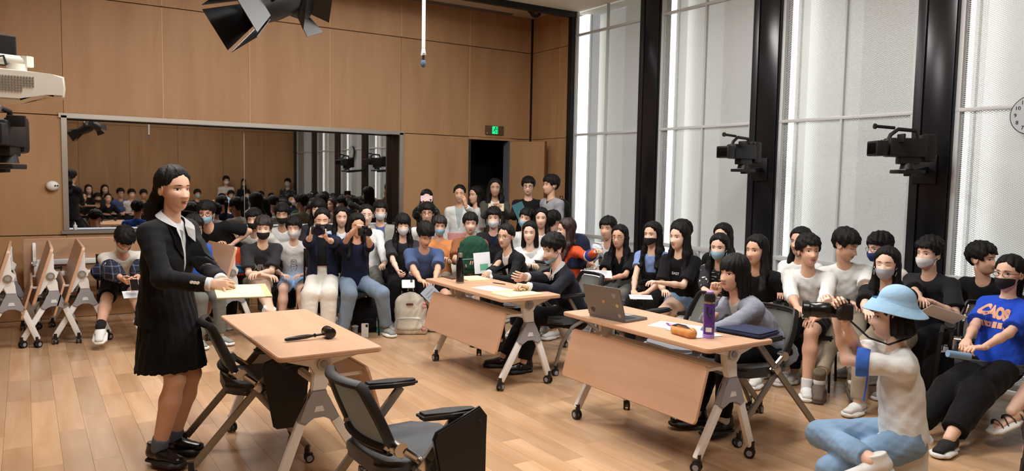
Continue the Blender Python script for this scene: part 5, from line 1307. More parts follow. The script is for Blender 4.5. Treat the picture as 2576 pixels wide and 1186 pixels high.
# ---- heads at the picture's edge
person('person seated close to the camera at the bottom right, seen from behind', 2598, 1105, 2.9, turn=215, s=1.0, hz=.45, skin=1, top=('tee', BK), bottom=('pants', BKP), hair='long', hairm=M_hairb, lod=1)
sd = person('person in black strappy sandals cut by the right edge', 2690, 660, 5.0, turn=-40, s=1.0, male=False, skin=2, top=('tee', CH), bottom=('shorts', BKP), hair='long', shoes='sandal', shoem=(M_blackp, M_solew), feet=(W(2512, 1068, 4.72), W(2650, 1120, 4.6)), lod=1)

# ---- audience behind the lens, seen in the mirror
def WM(px, py, y):
    d = ray(px, py); t = (2*(YB+.214)-y)/d[1]; p = np.array([0, 0, EYE])+d*t; return np.array([p[0], y, p[2]])
GM = 'audience behind the camera, reflected in the mirror'
tops = [BK, WT, NV, SLATE, WT2, CH, CAMO, BLUE]
mi_list = [(195, 486, -.9, 'longf', BK, 'dark-haired girl in black, far left in the mirror', None), (212, 497, -.5, 'long', CH, 'girl in charcoal, lower of the two at the mirror left', None),
 (225, 478, -1.2, 'long', BK, 'girl with high forehead, upper left in the mirror', None), (248, 500, -.4, 'short', BK, 'boy with black mask low in the mirror left', M_mblack),
 (266, 478, -1.2, 'bob', CH, 'girl with bob, back row in the mirror', None), (274, 500, -.5, 'tail', NV, 'girl in navy polo in the mirror', None), (306, 487, -.8, 'short', SLATE, 'boy in pale blue shirt with glasses in the mirror', None),
 (334, 489, -.8, 'short', WT, 'boy in white long-sleeved top in the mirror', None), (364, 490, -.9, 'short', BK, 'boy partly behind the standing woman in the mirror', None),
 (500, 489, -.9, 'short', CAMO, 'boy with blue mask right of the standing woman, in the mirror', M_mblue), (560, 500, -.5, 'short', BK, 'dark head low in the mirror centre', None), (583, 492, -.8, 'spiky', CH, 'ruffled dark head in the mirror centre', None),
 (628, 492, -.9, 'short', SLATE, 'boy with pale mask at the mirror joint', M_mblue), (663, 494, -.8, 'short', WT, 'boy right of the mirror joint', None), (690, 498, -.6, 'bob', NV, 'girl with bob right of the mirror joint', None), (738, 503, -.5, 'long', BLUE, 'girl in blue in the mirror, right part', None),
 (774, 492, -.9, 'short', BK, 'tall dark head against the mirrored windows', None), (812, 500, -.6, 'long', BK, 'long-haired head against the mirrored windows', None), (846, 500, -.6, 'bob', CH, 'round dark head against the mirrored windows', None), (884, 503, -.5, 'short', BK, 'dark head below the mirrored camera', None), (925, 506, -.4, 'long', CH, 'dark head at the mirror right end', None)]
for i, (px, py, y, hr, tp, lab, mk) in enumerate(mi_list):
    if WM(px, py, y)[0] > 6.15: continue
    person(lab, px, py, 17, E0=WM(px, py, y), adir=(.15, 1) if px < 560 or px > 9990 else (.0, 1), s=.98, male=hr in ('short', 'spiky'), skin=i, top=('tee', tp), bottom=('pants', BKP), hair=hr, mask=mk, lod=2, group=GM, glasses=M_gl if i in (6,) else None, hz=.53)
sw = person('standing person in white sweatshirt with red lettering, in the mirror', 571, 455, 17, E0=WM(571, 455, YF+.35), adir=(0, 1), s=.98, sit=False, skin=1, top=('sweat', WT2), bottom=('pants', BKP), hair='short', mask=M_mwhite, lod=2, group=GM)
decal(sw, '', 1, mat('print_red2', '#b03a34', .8), dz=-.22, mesh=blocks(7, 1, .30, .07, .25))
person('standing girl beside the white sweatshirt, at the mirror joint', 617, 461, 17, E0=WM(617, 461, YF+.35), adir=(0, 1), s=.95, sit=False, male=False, top=('tee', BK), bottom=('pants', BKP), hair='long', mask=M_mwhite, lod=2, group=GM)
person('standing boy in patterned shirt with blue mask, in the mirror', 726, 461, 17, E0=WM(726, 461, YF+.35), adir=(-.6, 1), s=1.0, sit=False, top=('tee', CAMO), bottom=('pants', BKP), hair='short', mask=M_mblue, lod=2, group=GM)
# ---------------------------------------------------------------- props
TOPZ = TH
def onx(px, py, z=TOPZ): return WZ(px, py, z)
# gavel
a = onx(716, 862); b = onx(818, 852); d = unit(b-a); t = thing('gavel', 'black wooden gavel lying on the near table', 'gavel', (a[0], a[1], TOPZ))
r0 = a.copy(); r0[2] = TOPZ
A = np.array([0, 0, .014]); Bp = b-r0; Bp[2] = .026
M_gav = mat('dark_gavel_wood', '#17100e', .25)
prof = [(0, .006), (.05, .011), (.30, .013), (.55, .012), (.70, .007), (.74, .012), (.78, .007), (1., .007)]
G().tube([A+(Bp-A)*q for q, _ in prof], [r for _, r in prof], 12).put('handle', M_gav, t)
n_ = unit(np.cross(d, [0, 0, 1.])); hd = Bp+d*.02; hd[2] = .034
M = T(*hd)@V3(n_).to_track_quat('Z', 'Y').to_matrix().to_4x4()
G().lathe([(.0, -.045), (.022, -.045), (.030, -.040), (.031, -.030), (.026, -.026), (.030, -.022), (.031, 0), (.030, .022), (.026, .026), (.031, .030), (.030, .040), (.022, .045), (0, .045)], 22, M).put('head', M_gav, t)
# legal pad held by the standing woman
M_yel = mat('yellow_paper', '#e9e6b4', .7); M_paper = mat('white_paper', '#dfe2e6', .7); M_card = mat('cardboard_back', '#b59c74', .8)
def pad(label, c, xd, yd, w_=.216, h_=.32, th=.008, m=None, cat='pad', parent=None, extra=True, name='legal_pad'):
    t = thing(name, label, cat, tuple(c)); c0 = npv(c)
    M = frame((0, 0, 0), xd, yd)
    g = G().box((0, 0, th/2), (w_, h_, th*.8), M=M); g.put('sheets', m or M_yel, t)
    if extra:
        G().box((0, 0, -.0005), (w_+.003, h_+.003, .002), M=M).put('backing_board', M_card, t)
        G().box((0, h_/2-.015, th*.95), (w_+.002, .032, .002), M=M).put('binding_strip', mat('pad_binding', '#c9c88a', .6), t)
    return t
p0, p1, p2, p3 = W(549, 712, 4.16), W(640, 714, 4.18), W(686, 762, 3.92), W(563, 752, 3.88)
pc = (p0+p1+p2+p3)/4; pad('open yellow legal pad held by the standing woman', pc, (p3-p0), (p1-p0)+(p2-p3), w_=.25, h_=.27, th=.006)
# on table B
def papers(label, px, py, w_, h_, ang, m, name='paper_sheet', th=.001, dz=0., cat='paper', lines=True):
    p = onx(px, py); t = thing(name, label, cat, (p[0], p[1], TOPZ+dz), ang)
    G().box((0, 0, th/2+.0005), (w_, h_, th)).put('sheet', m, t)
    if lines:
        g = G()
        for k in range(12): g.box((rnd.uniform(-.01, .01), h_*.40-k*h_*.07, th+.0008), (w_*rnd.uniform(.6, .8), .0016, .0004))
        g.put('ruled_lines', mat('print_ink', '#8f98a8', .8), t)
    return t
papers('white printed sheet in the middle of the shared table', 1238, 727, .21, .30, R_(8), M_paper)
papers('yellow legal pad before the woman with round glasses', 1190, 703, .21, .27, R_(-6), M_yel, 'legal_pad', .012, cat='pad')
t = papers('yellow legal pad with curled cover before the man in the navy suit', 1300, 741, .24, .34, R_(-84), M_yel, 'legal_pad', .010, cat='pad')
G().tube([(-.115, -.16, .012), (-.115, .16, .012)], .012, 10).put('rolled_page', M_yel, t)
p = onx(1130, 700); pad('dark brown leather folder beside the black bottle', (p[0]+.05, p[1], TOPZ), (1, 0, 0), (0, 1, 0), .16, .22, .008, mat('brown_folder', '#4a3026', .6), 'folder', extra=False, name='folder')
p = onx(1255, 715); t = thing('ballpoint_pen', 'thin dark pen lying beside the printed sheet', 'pen', (p[0], p[1], TOPZ+.004), 1.9); G().cyl((-.07, 0, 0), (.06, 0, 0), .004).cyl((.06, 0, 0), (.072, 0, 0), .004, .001).put('barrel', M_blackp, t)
p = onx(1157, 712); t = thing('steel_bottle', 'slim black bottle with steel cap on the shared table', 'bottle', (p[0], p[1], TOPZ))
G().lathe([(0, 0), (.033, 0), (.035, .008), (.035, .15), (.030, .18), (.019, .205), (.018, .225)], 24).put('body', mat('gloss_black', '#0d0e10', .15), t); G().lathe([(.020, .225), (.0205, .228), (.0205, .255), (.018, .262), (0, .262)], 24).put('cap', M_alu, t)
G().lathe([(.0352, .004), (.0356, .006), (.0356, .010), (.0352, .012)], 24).put('base_ring', M_alu, t)
# on table C
def laptop(px, py, ang):
    p = onx(px, py); t = thing('laptop', 'open grey laptop with stickers, turned away from the lens', 'laptop', (p[0], p[1], TOPZ), ang)
    M_l = mat('space_grey', '#77777a', .35, .7); G().prism(rrect(.325, .225, .012), .013, T(0, 0, .0085), bev=.002).put('base', M_l, t)
    G().box((0, .02, .0155), (.27, .10, .001)).put('keyboard', M_blackp, t); G().box((0, -.07, .0155), (.10, .06, .001)).put('trackpad', M_hub, t)
    H_ = T(0, .108, .014)@rx(R_(-70+90+0)); Ml = T(0, .108, .014)@rx(R_(70))
    # lid rises from the back edge and leans away from the user
    Ml = T(0, .110, .014)@rx(R_(72))
    lid = G().prism(rrect(.325, .225, .012), .007, T(0, .1125, 0), bev=.002).put('lid', M_l, t, Ml)
    G().box((0, .1125, .0042), (.30, .20, .001)).put('screen', mat('screen_off', '#0a0a0c', .1), t, Ml)
    for (x, y, r, c, nm) in [(x_, y_, r_*.62, c_, n_) for x_, y_, r_, c_, n_ in ((-.10, .17, .028, '#8d9096', 'sticker'), (-.115, .10, .020, '#c7b36a', 'sticker'), (.0, .115, .018, '#d98a6a', 'sticker'), (.11, .045, .030, '#4a2a26', 'sticker'), (-.12, .03, .022, '#a7a39b', 'sticker'))]:
        G().prism([(x+r*math.cos(a)*(1+.18*math.sin(3*a)), y+r*math.sin(a)) for a in np.linspace(0, 2*math.pi, 14)[:-1]], .0008, T(0, 0, -.0042)).put(nm, mat('sticker_'+c[1:], c, .5), t, Ml)
    return t
laptop(1555, 800, R_(98))
papers('white notes under the pencil case', 1700, 822, .21, .30, R_(20), M_paper); papers('white worksheet before the woman in the plaid blazer', 1745, 838, .21, .29, R_(-8), M_paper, dz=.002)
p = onx(1690, 823); t = thing('pink_marker', 'pink felt pen on the notes near the laptop', 'pen', (p[0], p[1], TOPZ+.010), R_(75)); G().cyl((-.06, 0, 0), (.03, 0, 0), .006).put('barrel', mat('pink_plastic', '#d884b8', .4), t); G().cyl((.03, 0, 0), (.065, 0, 0), .0065, .005).put('cap', mat('purple_cap', '#7a4a8a', .4), t)
p = onx(1712, 846); t = thing('pencil_case', 'tan leather pencil case with open dark zip', 'pencil case', (p[0]+.02, p[1], TOPZ), R_(84))
S = SDF(); S.cap((-.075, 0, .030), (.075, 0, .026), .030, .026, .032, .027, U=(0, 1, 0), k=.02); S.cap((-.07, 0, .02), (.07, 0, .018), .030, .028, .02, .018, U=(0, 1, 0), k=.02); v, f = S.mesh(.005, noise=.0015)
npmesh('leather_body', [(v, f, 0)], [mat('tan_leather', '#cf8f4c', .5, bump=.2, bscale=80)], t); G().tube([(-.09, .012, .048), (-.04, .016, .066), (.03, .016, .064), (.085, .010, .046), (.10, .0, .02)], .006, 6).put('zip', mat('dark_zip', '#3a2630', .5), t)
p = onx(1782, 850); t = thing('purple_flask', 'tall purple flask with black carry lid', 'flask', (p[0], p[1], TOPZ)); MP = mat('violet_steel', '#5b3a97', .3, .3); ML = mat('lilac_plastic', '#a78ad8', .4)
G().lathe([(0, 0), (.034, 0), (.0345, .004), (.0345, .020), (.033, .022)], 26).put('base', ML, t); G().lathe([(.0325, .022), (.033, .024), (.033, .20), (.031, .212)], 26).put('body', MP, t)
G().lathe([(.034, .205), (.0345, .210), (.0345, .216)], 26).put('steel_ring', M_chrome, t); G().lathe([(.031, .216), (.033, .220), (.033, .245), (.028, .262), (.018, .265)], 26).put('lid', M_blackp, t); G().lathe([(.0, .265), (.020, .265), (.020, .274), (.016, .277), (0, .277)], 20).put('spout_cap', ML, t)
dv = unit(np.array([-p[0], -p[1], 0])); q1 = dv*.034
G().tube([q1+np.array([-.018, 0, .19]), q1*1.2+np.array([-.020, 0, .15]), q1*1.25+np.array([0, 0, .128]), q1*1.2+np.array([.018, 0, .15]), q1+np.array([.016, 0, .19])], .006, 6).put('carry_strap', M_blackp, t)
G().box((0, 0, 0), (.034, .002, .026), M=T(*(dv*.0335+np.array([0, 0, .052])))@rz(math.atan2(dv[1], dv[0])+math.pi/2)).put('name_label', M_paper, t)
p = onx(1865, 838); t = thing('laptop_sleeve', 'flat navy zipped laptop sleeve at the table corner', 'laptop sleeve', (p[0]+.02, p[1]+.0, TOPZ), R_(100))
G().prism(rrect(.36, .25, .03), .030, T(0, 0, .016), bev=.010).put('padded_body', mat('navy_neoprene', '#182444', .75, bump=.2, bscale=120), t); G().tube([(-.165, -.126, .018), (.165, -.126, .018)], .003, 5).put('zip', M_blackp, t)
p = onx(1770, 846); 

# ---- bags on the floor
def backpack(label, pos, yaw, m, w_=.30, h_=.42, d_=.16, patch=None, fabric2=None, lodh=.010, name='backpack', cat='backpack', group=None, pocket=True, tilt=0):
    t = thing(name, label, cat, tuple(pos), yaw, group)
    S = SDF(); S.cap((0, 0, .05), (0, 0, h_*.72), w_*.5, w_*.44, d_*.52, d_*.46, U=(1, 0, 0), k=.04); S.cap((0, 0, .04), (0, .0, .07), w_*.52, w_*.50, d_*.55, d_*.5, U=(1, 0, 0), fa=False, k=.03)
    S.cap((0, -.01, h_*.55), (0, -.01, h_*.84), w_*.42, w_*.24, d_*.42, d_*.26, U=(1, 0, 0), k=.05)
    S.cuts.append(lambda X, Y, Z: -Z+.002); v, f = S.mesh(lodh, noise=.003); npmesh('bag_body', [(v, f, 0)], [m], t)
    if pocket:
        S = SDF(); S.cap((0, d_*.45, h_*.16), (0, d_*.42, h_*.34), w_*.40, w_*.36, d_*.22, d_*.18, U=(1, 0, 0), k=.02); v, f = S.mesh(lodh, noise=.003); npmesh('front_pocket', [(v, f, 0)], [fabric2 or m], t)
        G().tube([(-w_*.36, d_*.60, h_*.36), (0, d_*.66, h_*.38), (w_*.36, d_*.60, h_*.36)], .004, 5).put('pocket_zip', M_hub if m is not BK else M_blackp, t)
    G().tube([(-.03, -.02, h_*.97), (-.025, -.02, h_*1.04), (.025, -.02, h_*1.04), (.03, -.02, h_*.97)], .007, 6, flat=.5).put('grab_handle', fabric2 or m, t)
    for s in (-1, 1): G().tube([(s*.05, -d_*.35, h_*.85), (s*w_*.52, -d_*.55, h_*.6), (s*w_*.56, -d_*.45, h_*.25), (s*w_*.42, -d_*.2, .03)], .014, 6, flat=.35).put('shoulder_strap', M_blackp if m is not BK else M_blackp, t)
    if patch: G().prism(rrect(.075, .022, .003), .002, T(0, d_*.56, h_*.70)@rx(R_(90+10))).put('label_patch', patch, t)
    return t
CR = cloth('cream_canvas', '#d5cfc0')
pb = WZ(1032, 838, 0); yawc = lambda p, a=0: math.atan2(-p[0], p[1])+math.pi+R_(a)
pk = backpack('cream canvas backpack standing on the floor beside the shared table', (pb[0], pb[1], 0), yawc(pb, -4), CR, .34, .46, .18, mat('dark_patch', '#5a2a24', .7), lodh=.008)
G().box((0, .0, .02), (.35, .19, .03), bev=.012).put('suede_base', mat('tan_suede', '#b99a78', .9), pk)
for z in (.30, .06): G().sph((-.15, .08, z), .024, (1, .8, 1.1), 10).sph((-.15, .085, z+.03), .016, n=8).put('plush_charm', mat('pink_plush', '#d9a79c', .95), pk)
pb = WZ(920, 835, 0); backpack('black backpack on the floor under the woman in jeans', (pb[0], pb[1]+.02, 0), yawc(pb), BK, .27, .38, .16)
pb = WZ(1195, 700, .36)
# green backpack held on the lap
c = W(1192, 640, 8.02); backpack('dark green backpack on the lap of the boy in the brown T-shirt', (c[0], c[1], c[2]-.20), yawc(c), cloth('dark_green_nylon', '#1f4636'), .32, .42, .16)
c = W(1455, 640, 8.15); backpack('big navy backpack set on a chair in front of the windows', (c[0], c[1], c[2]-.14), yawc(c, 70), cloth('navy_nylon', '#1c2440'), .42, .34, .24)
c = WZ(2020, 905, 0); backpack('black backpack on the floor between the bare legs and the column', (c[0]+.1, c[1]+.0, 0), yawc(c), BK, .36, .36, .24)
c = WZ(2400, 1075, 0); backpack('black backpack standing under the knees of the girl in the blue T-shirt', (c[0]+.12, c[1]+.15, 0), yawc(c, -20), BK, .30, .50, .2)
c = s6['C7']-s6['F']*.17; backpack('black backpack worn by the boy in the grey hooded jacket', (c[0], c[1], c[2]-.42), math.atan2(-s6['F'][0], s6['F'][1])+math.pi, BK, .30, .42, .16)
c = WY(583, 655, 8.25); backpack('orange backpack hanging on the folded table', (c[0], c[1], c[2]-.16), yawc(c), cloth('orange_nylon', '#d2492c'), .32, .30, .16, fabric2=cloth('blue_nylon', '#2c6a94'))
# blue drink bottle, phone, cup on the floor
c = WZ(955, 838, 0); t = thing('drink_bottle', 'plastic bottle with orange cap and blue drink standing on the floor', 'bottle', (c[0], c[1], 0))
G().lathe([(0, 0), (.034, 0), (.036, .01), (.033, .05), (.036, .09), (.036, .15), (.020, .19), (.015, .20)], 20).put('body', mat('blue_drink', '#4f9db5', .15), t); G().lathe([(.018, .20), (.019, .205), (.019, .225), (0, .226)], 16).put('cap', mat('orange_cap', '#d5452a', .4), t); G().lathe([(.0365, .07), (.0368, .072), (.0368, .125), (.0365, .127)], 20).put('wrap_label', mat('pale_label', '#b9cdd3', .5), t)
def phone(label, c, xd, yd, m, scr=None, w_=.072, h_=.148):
    t = thing('phone', label, 'phone', tuple(c)); M = frame((0, 0, 0), xd, yd); G().prism(rrect(w_, h_, .010), .009, M, bev=.002).put('case', m, t)
    G().prism(rrect(w_*.92, h_*.93, .007), .001, M@T(0, 0, .005)).put('screen', scr or mat('screen_off', '#0a0a0c', .1), t)
    G().prism(rrect(.024, .028, .005), .002, M@T(-w_*.25, h_*.33, -.0055)).put('camera_bump', M_blackp, t); return t
c = WZ(918, 832, .075); v = unit([c[0], c[1], 0]); r_ = np.array([v[1], -v[0], 0])
phone('phone in a pale patterned case leaning on the black backpack', c, -r_, (0, 0, 1), mat('pale_case', '#c9c9c4', .4), None)
c = WZ(893, 840, 0); t = thing('plastic_cup', 'clear plastic cup on the floor beside the black backpack', 'cup', (c[0], c[1], 0)); G().lathe([(0, 0), (.028, 0), (.034, .07), (.036, .075)], 18).put('cup_wall', mat('clear_plastic', '#b9bcbc', .2, alpha=.6), t)
G().lathe([(.037, .075), (.037, .08), (.02, .09), (0, .09)], 18).put('lid', mat('clear_lid', '#c9cccc', .2), t)
# console of the girl, phones and papers of others
c = W(1027, 715, 7.70); phone('white handheld game console with blue screen in the lap of the girl with bangs', c, unit(k1['br']), unit(k1['bf']*-.5+np.array([0, 0, .85])), mat('white_console', '#e0e0dc', .4), mat('blue_screen', '#6f8fc0', .3, emit=.5), .13, .09)
c = W(338, 718, 6.88); phone('phone with pink case held by the boy with bowed head', c, (1, 0, 0), (0, .6, .5), mat('pink_case', '#b98f94', .5))
c = W(1073, 500, 9.56); v = unit([c[0], c[1], 0]); r_ = np.array([v[1], -v[0], 0]); phone('phone with pale case held up by the standing girl in the black sweater', c, (0, 0, 1), r_, mat('pale_pink_case', '#e4d3d8', .4), None, .075, .15)
def leaflet(label, px, py, t_, xd, yd, w_, h_, m, cat='leaflet', name='leaflet'):
    c = W(px, py, t_); t = thing(name, label, cat, tuple(c)); M = frame((0, 0, 0), xd, yd); G().box((0, 0, 0), (w_, h_, .002), M=M).put('sheet', m, t); (G().box((w_*.1, -h_*.2, .0016), (w_*.5, h_*.3, .0008), M=M).put('printed_block', mat('green_print', '#5fae8c', .6), t) if 'green' in label else [G().box((0, h_*(.3-.12*k), .0014), (w_*.7, h_*.035, .0006), M=M).put('text_line', mat('print_ink', '#8f98a8', .8), t) for k in range(4)]); return t
leaflet('white and green leaflet held by the man in the black jacket', 1213, 662, 7.85, (.8, -.5, .1), (.1, .2, .9), .17, .22, M_paper)
leaflet('leaflet hanging from the hands of the boy bending forward', 1094, 750, 7.3, (.5, -.3, .6), (-.1, .1, .9), .14, .26, mat('pale_blue_leaflet', '#b4c3d6', .6))
leaflet('white sheet on the knees of the boy in the white T-shirt with plaid sleeves', 335, 741, 6.93, (1, 0, 0), (0, .8, .2), .17, .17, M_paper)
leaflet('papers on the lap of the girl in the black pinafore', 1612, 748, 6.75, (.8, -.6, 0), (.5, .8, .1), .2, .15, M_paper)
leaflet('leaflet held by the boy in the black T-shirt with portrait print', 2372, 792, 5.15, (.8, -.5, -.3), (.4, .6, -.5), .26, .14, M_paper)
leaflet('papers held by the boy in the checked shirt', 1500, 690, 7.35, (.8, -.6, 0), (.4, .7, .2), .3, .2, M_paper)
c = W(1248, 521, 9.72); leaflet('open notebook held by the woman in the doorway', 1248, 522, 9.7, (.8, -.5, 0), (.3, .5, .5), .2, .14, mat('kraft_page', '#c9bc9c', .7))
c = W(2405, 893, 4.62); t = thing('rolled_leaflet', 'rolled blue leaflet in the hands of the girl in the royal blue T-shirt', 'leaflet', tuple(c)); G().cyl((-.06, .02, .01), (.06, -.05, -.01), .022, n=18).put('roll', mat('blue_print_paper', '#7d9dbd', .6), t)
c = W(1308, 522, 9.6); leaflet('green and blue folded umbrella-like fan held by the standing boy with glasses', 1308, 530, 9.55, (.7, -.5, .4), (-.3, .1, .9), .14, .2, mat('green_blue_fan', '#3f6f7a', .6), cat='fan', name='hand_fan')
# cameras in hand
def dslr(label, c, d, s=1., lens=.12, rad=.036, group='stills cameras in hand'):
    t = thing('stills_camera', label, 'camera', tuple(c), 0, group); d = unit(d); M = frame((0, 0, 0), np.cross(d, [0, 0, 1.]), d)   # local y looks along the lens
    # axes: x right, y forward, z up
    Mz = Matrix.Identity(4); x = V3(unit(np.cross(d, [0, 0, 1.]))); y = V3(d); z = x.cross(y); Mz = Matrix((x, y, z)).transposed().to_4x4()
    Sc = Mz@Matrix.Scale(s, 4)
    G().box((0, -.01, 0), (.135, .060, .085), bev=.012, M=Sc).put('body', M_blackp, t); G().box((0, 0, .052), (.055, .055, .030), bev=.010, M=Sc).put('viewfinder_hump', M_blackp, t)
    G().sph((-.052, .02, -.005), .02, (1, 1.2, 2), 10, Sc if False else Matrix.Identity(4)).put('grip', M_blackp, t, Sc)
    g = G(); g.lathe([(0, 0), (rad*.85, 0), (rad*.85, lens*.25), (rad, lens*.3), (rad, lens*.62), (rad*.92, lens*.65), (rad*.92, lens*.8), (rad*1.12, lens*.85), (rad*1.15, lens), (rad*1.0, lens), (rad*.95, lens*.9), (0, lens*.9)], 24, Sc@T(0, .018, -.004)@rx(R_(-90))); ln = g.put('lens', mat('lens_black', '#101012', .25), t)
    G().cyl((0, .018+lens*.905, -.004), (0, .018+lens*.915, -.004), rad*.85, n=22).put('front_glass', mat('coated_glass', '#1a1626', .02), ln, Sc)
    return t
c = W(800, 580, 7.22); dslr('black camera aimed by the woman in the navy shirt', c, -unit([c[0], c[1], -.2]), .95, .10, .040)
c = W(918, 584, 7.25); dslr('camera with a small blue cap aimed by the woman in jeans', c, unit(facing(c, 30)), .9, .07, .034)
c = W(2122, 782, 3.93); dd = facing(c, -82); dslr('black camera with long zoom lens held by the kneeling photographer', c, dd, 1.0, .18, .042)
g = G(); P_ = [c+np.array([0, 0, -.02]), W(2185, 850, 3.95), W(2235, 868, 3.92), W(2290, 850, 3.95)]; g.tube(P_, .010, 6, flat=.5); g.put('neck_strap', M_blackp, ph['root']).location = (-ph['rl'][0], -ph['rl'][1], 0)
q = ph['C7']; g = G(); g.tube([q+ph['Rt']*.075+ph['F']*.03, q+ph['F']*.10+ph['D']*.05+ph['Rt']*.06, W(2190, 900, 4.02), W(2172, 1010, 4.0)], .007, 6, flat=.4); g.put('lanyard', mat('blue_lanyard', '#2e55b4', .7), ph['root']).location = (-ph['rl'][0], -ph['rl'][1], 0)
c = W(1962, 772, 6.0); dslr('camera resting on the lap behind the white sweatshirt', c, facing(c, -40), .9, .06, .032)
c = WZ(2235, 1150, 0); t = thing('low_stool', 'low white plastic stool under the kneeling photographer', 'stool', (ph['H'][0], ph['H'][1], 0)); 
G().lathe([(.0, .34), (.13, .34), (.14, .33), (.14, .32), (.12, .30), (.125, .02), (.135, 0), (.12, 0), (.11, .29), (0, .30)], 24).put('stool_body', mat('white_plastic', '#d9d9d6', .4), t)
# watch on wrist of the bending boy etc. skipped: hidden at this scale

# ---- technical gear
# broadcast cameras on the columns
def tvcam(label, pos, yaw, arm_to, sc_=1.05):
    t = thing('broadcast_camera', label, 'video camera', tuple(pos), yaw, 'wall-mounted broadcast cameras')   # local +y looks out of the lens
    t.scale = (sc_,)*3; G().box((0, -.02, 0), (.13, .30, .15), bev=.02).put('body', M_blackp, t)
    G().box((0, .20, -.01), (.17, .09, .12), bev=.012).put('lens_hood', M_blackp, t); G().box((0, .246, -.01), (.135, .004, .085)).put('lens_opening', mat('lens_dark', '#050506', .1), t)
    G().cyl((0, .12, 0), (0, .17, 0), .055, .06, 18).put('lens_barrel', M_blackp, t)
    G().tube([(0, -.12, .05), (0, -.10, .135), (0, .04, .145), (0, .10, .10), (0, .12, .05)], .016, 8).put('carry_handle', M_blackp, t)
    G().box((-.09, .06, .07), (.10, .02, .065), bev=.006, M=Matrix.Identity(4)).put('flip_monitor', M_blackp, t)
    G().cyl((0, .07, .155), (0, .22, .165), .013, n=10).cyl((0, .22, .165), (0, .235, .165), .022, n=12).put('microphone', M_blackp, t)
    G().cyl((0, -.17, .03), (0, -.25, .05), .030, .036, 12).put('eyepiece', M_blackp, t)
    G().box((0, -.20, .0), (.12, .10, .22), bev=.03).put('battery', M_blackp, t)
    g = G(); g.box((0, -.05, -.10), (.09, .16, .06), bev=.01); g.cyl((0, -.05, -.12), (0, -.05, -.17), .05, .06, 16); g.box((0, -.05, -.19), (.13, .22, .03), bev=.006); g.put('pan_head', M_blackp, t)
    Mi = (T(*pos)@rz(yaw)@Matrix.Scale(sc_, 4)).inverted(); e = Mi@V3(arm_to); g = G(); a = Vector((0, -.05, -.20)); d = e-a; 
    g.box((0, 0, 0), (.06, .05, d.length), bev=.006, M=T(*((a+e)/2))@d.to_track_quat('Z', 'Y').to_matrix().to_4x4()); g.put('support_arm', M_blackp, t)
    G().box((0, 0, 0), (.03, .20, .24), bev=.006, M=T(*e)@rz(-yaw)).put('wall_plate', M_black, t); return t
c = WX(1862, 382, XW-.50); tvcam('broadcast camera on the column in the middle of the window wall', c, math.atan2(-facing(c, -45)[0], facing(c, -45)[1]), (XW-.06, 5.36, 1.80), 1.0)
c = WX(2270, 372, XW-.50); tvcam('broadcast camera on the right-hand column, above the masked boy', c, math.atan2(-facing(c, -62)[0], facing(c, -62)[1]), (XW-.06, 3.60, 1.80))
c = W(8, 336, 4.6); tc = tvcam('broadcast camera cut by the left edge, below the projector', c, math.atan2(-facing(c, -20)[0], facing(c, -20)[1]), c+np.array([-.5, .3, -.25]))
# projector on its arm
c = W(50, 217, 3.55); v = unit([c[0], c[1], 0]); r_ = np.array([v[1], -v[0], 0])
t = thing('projector', 'white projector hanging at the left edge', 'projector', tuple(c), math.atan2(r_[1], r_[0])); M_pj = mat('projector_white', '#dcd8cc', .45)
g = G(); g.prism([(-.20, -.06), (-.17, -.075), (.0, -.075), (.10, -.035), (.13, -.05), (.175, -.05), (.18, -.01), (.175, .045), (.12, .055), (-.20, .07)], .26, rx(R_(90)), bev=.008); g.put('housing', M_pj, t)
g = G()
for i in range(12):
    for j in range(6):
        if not (i > 7 and j < 2): g.box((-.075+.0115*i, -.132, -.03+.012*j), (.0075, .004, .007))
g.put('vent_grille', mat('vent_grey', '#7f7c74', .6), t)
G().cyl((-.01, 0, .05), (-.01, 0, .10), .042, n=22).put('mount_collar', M_pj, t)
g = G(); g.tube([(-.45, .0, .128), (-.18, 0, .124), (.03, 0, .116)], .024, 12); g.cyl((.03, .0, .092), (.03, 0, .140), .028, n=8); g.put('wall_arm', M_pj, t)
G().tube([(-.12, -.04, .075), (-.10, -.05, .12), (-.06, -.04, .13), (-.05, -.03, .09)], .006, 6).put('cable', M_blackp, t)
G().box((-.20, .02, .24), (.26, .18, .20), bev=.02).put('black_speaker', M_blackp, t) if False else None
c = W(4, 126, 4.5); t = thing('wall_speaker', 'black loudspeaker cut by the left edge above the projector', 'speaker', tuple(c), R_(24)); G().box((-.05, 0, 0), (.20, .16, .17), bev=.012).put('cabinet', M_blackp, t); G().box((-.05, -.082, 0), (.18, .004, .15), bev=.001).put('grille', mat('speaker_cloth', '#0c0c0d', .9), t)
G().tube([(-.05, .08, .0), (-.05, .5, .3)], .02, 8).put('bracket', M_blackp, t)
# spot lamp with barn doors
c = W(675, 10, 3.5); ax_ = unit(W(615, 42, 3.35)-W(740, -12, 3.6)); t = thing('stage_spotlight', 'black stage spotlight with barn doors hanging at the top', 'spotlight', tuple(c))
q = V3(ax_).to_track_quat('Z', 'Y').to_matrix().to_4x4(); M_bd = mat('barn_door_black', '#16181a', .4)
G().lathe([(0, -.16), (.07, -.16), (.085, -.12), (.085, -.02), (.075, .05), (.068, .10)], 20, q).put('housing', M_bd, t)
G().lathe([(0, .085), (.062, .085), (.064, .09), (.05, .094)], 20, q).put('front_lens', mat('lens_blue_grey', '#55627d', .15), t)
for k in range(4):
    a = R_(45+90*k); w0, w1 = .055, .10
    Mk = q@rz(a-.5)@T(.068, 0, .09)@ry(R_(16))
    g = G(); g.prism([(0, -w0), (0, w0), (.17, w1), (.17, -w1)], .003, Mk@ry(R_(-90))); g.put('barn_door', M_bd, t)
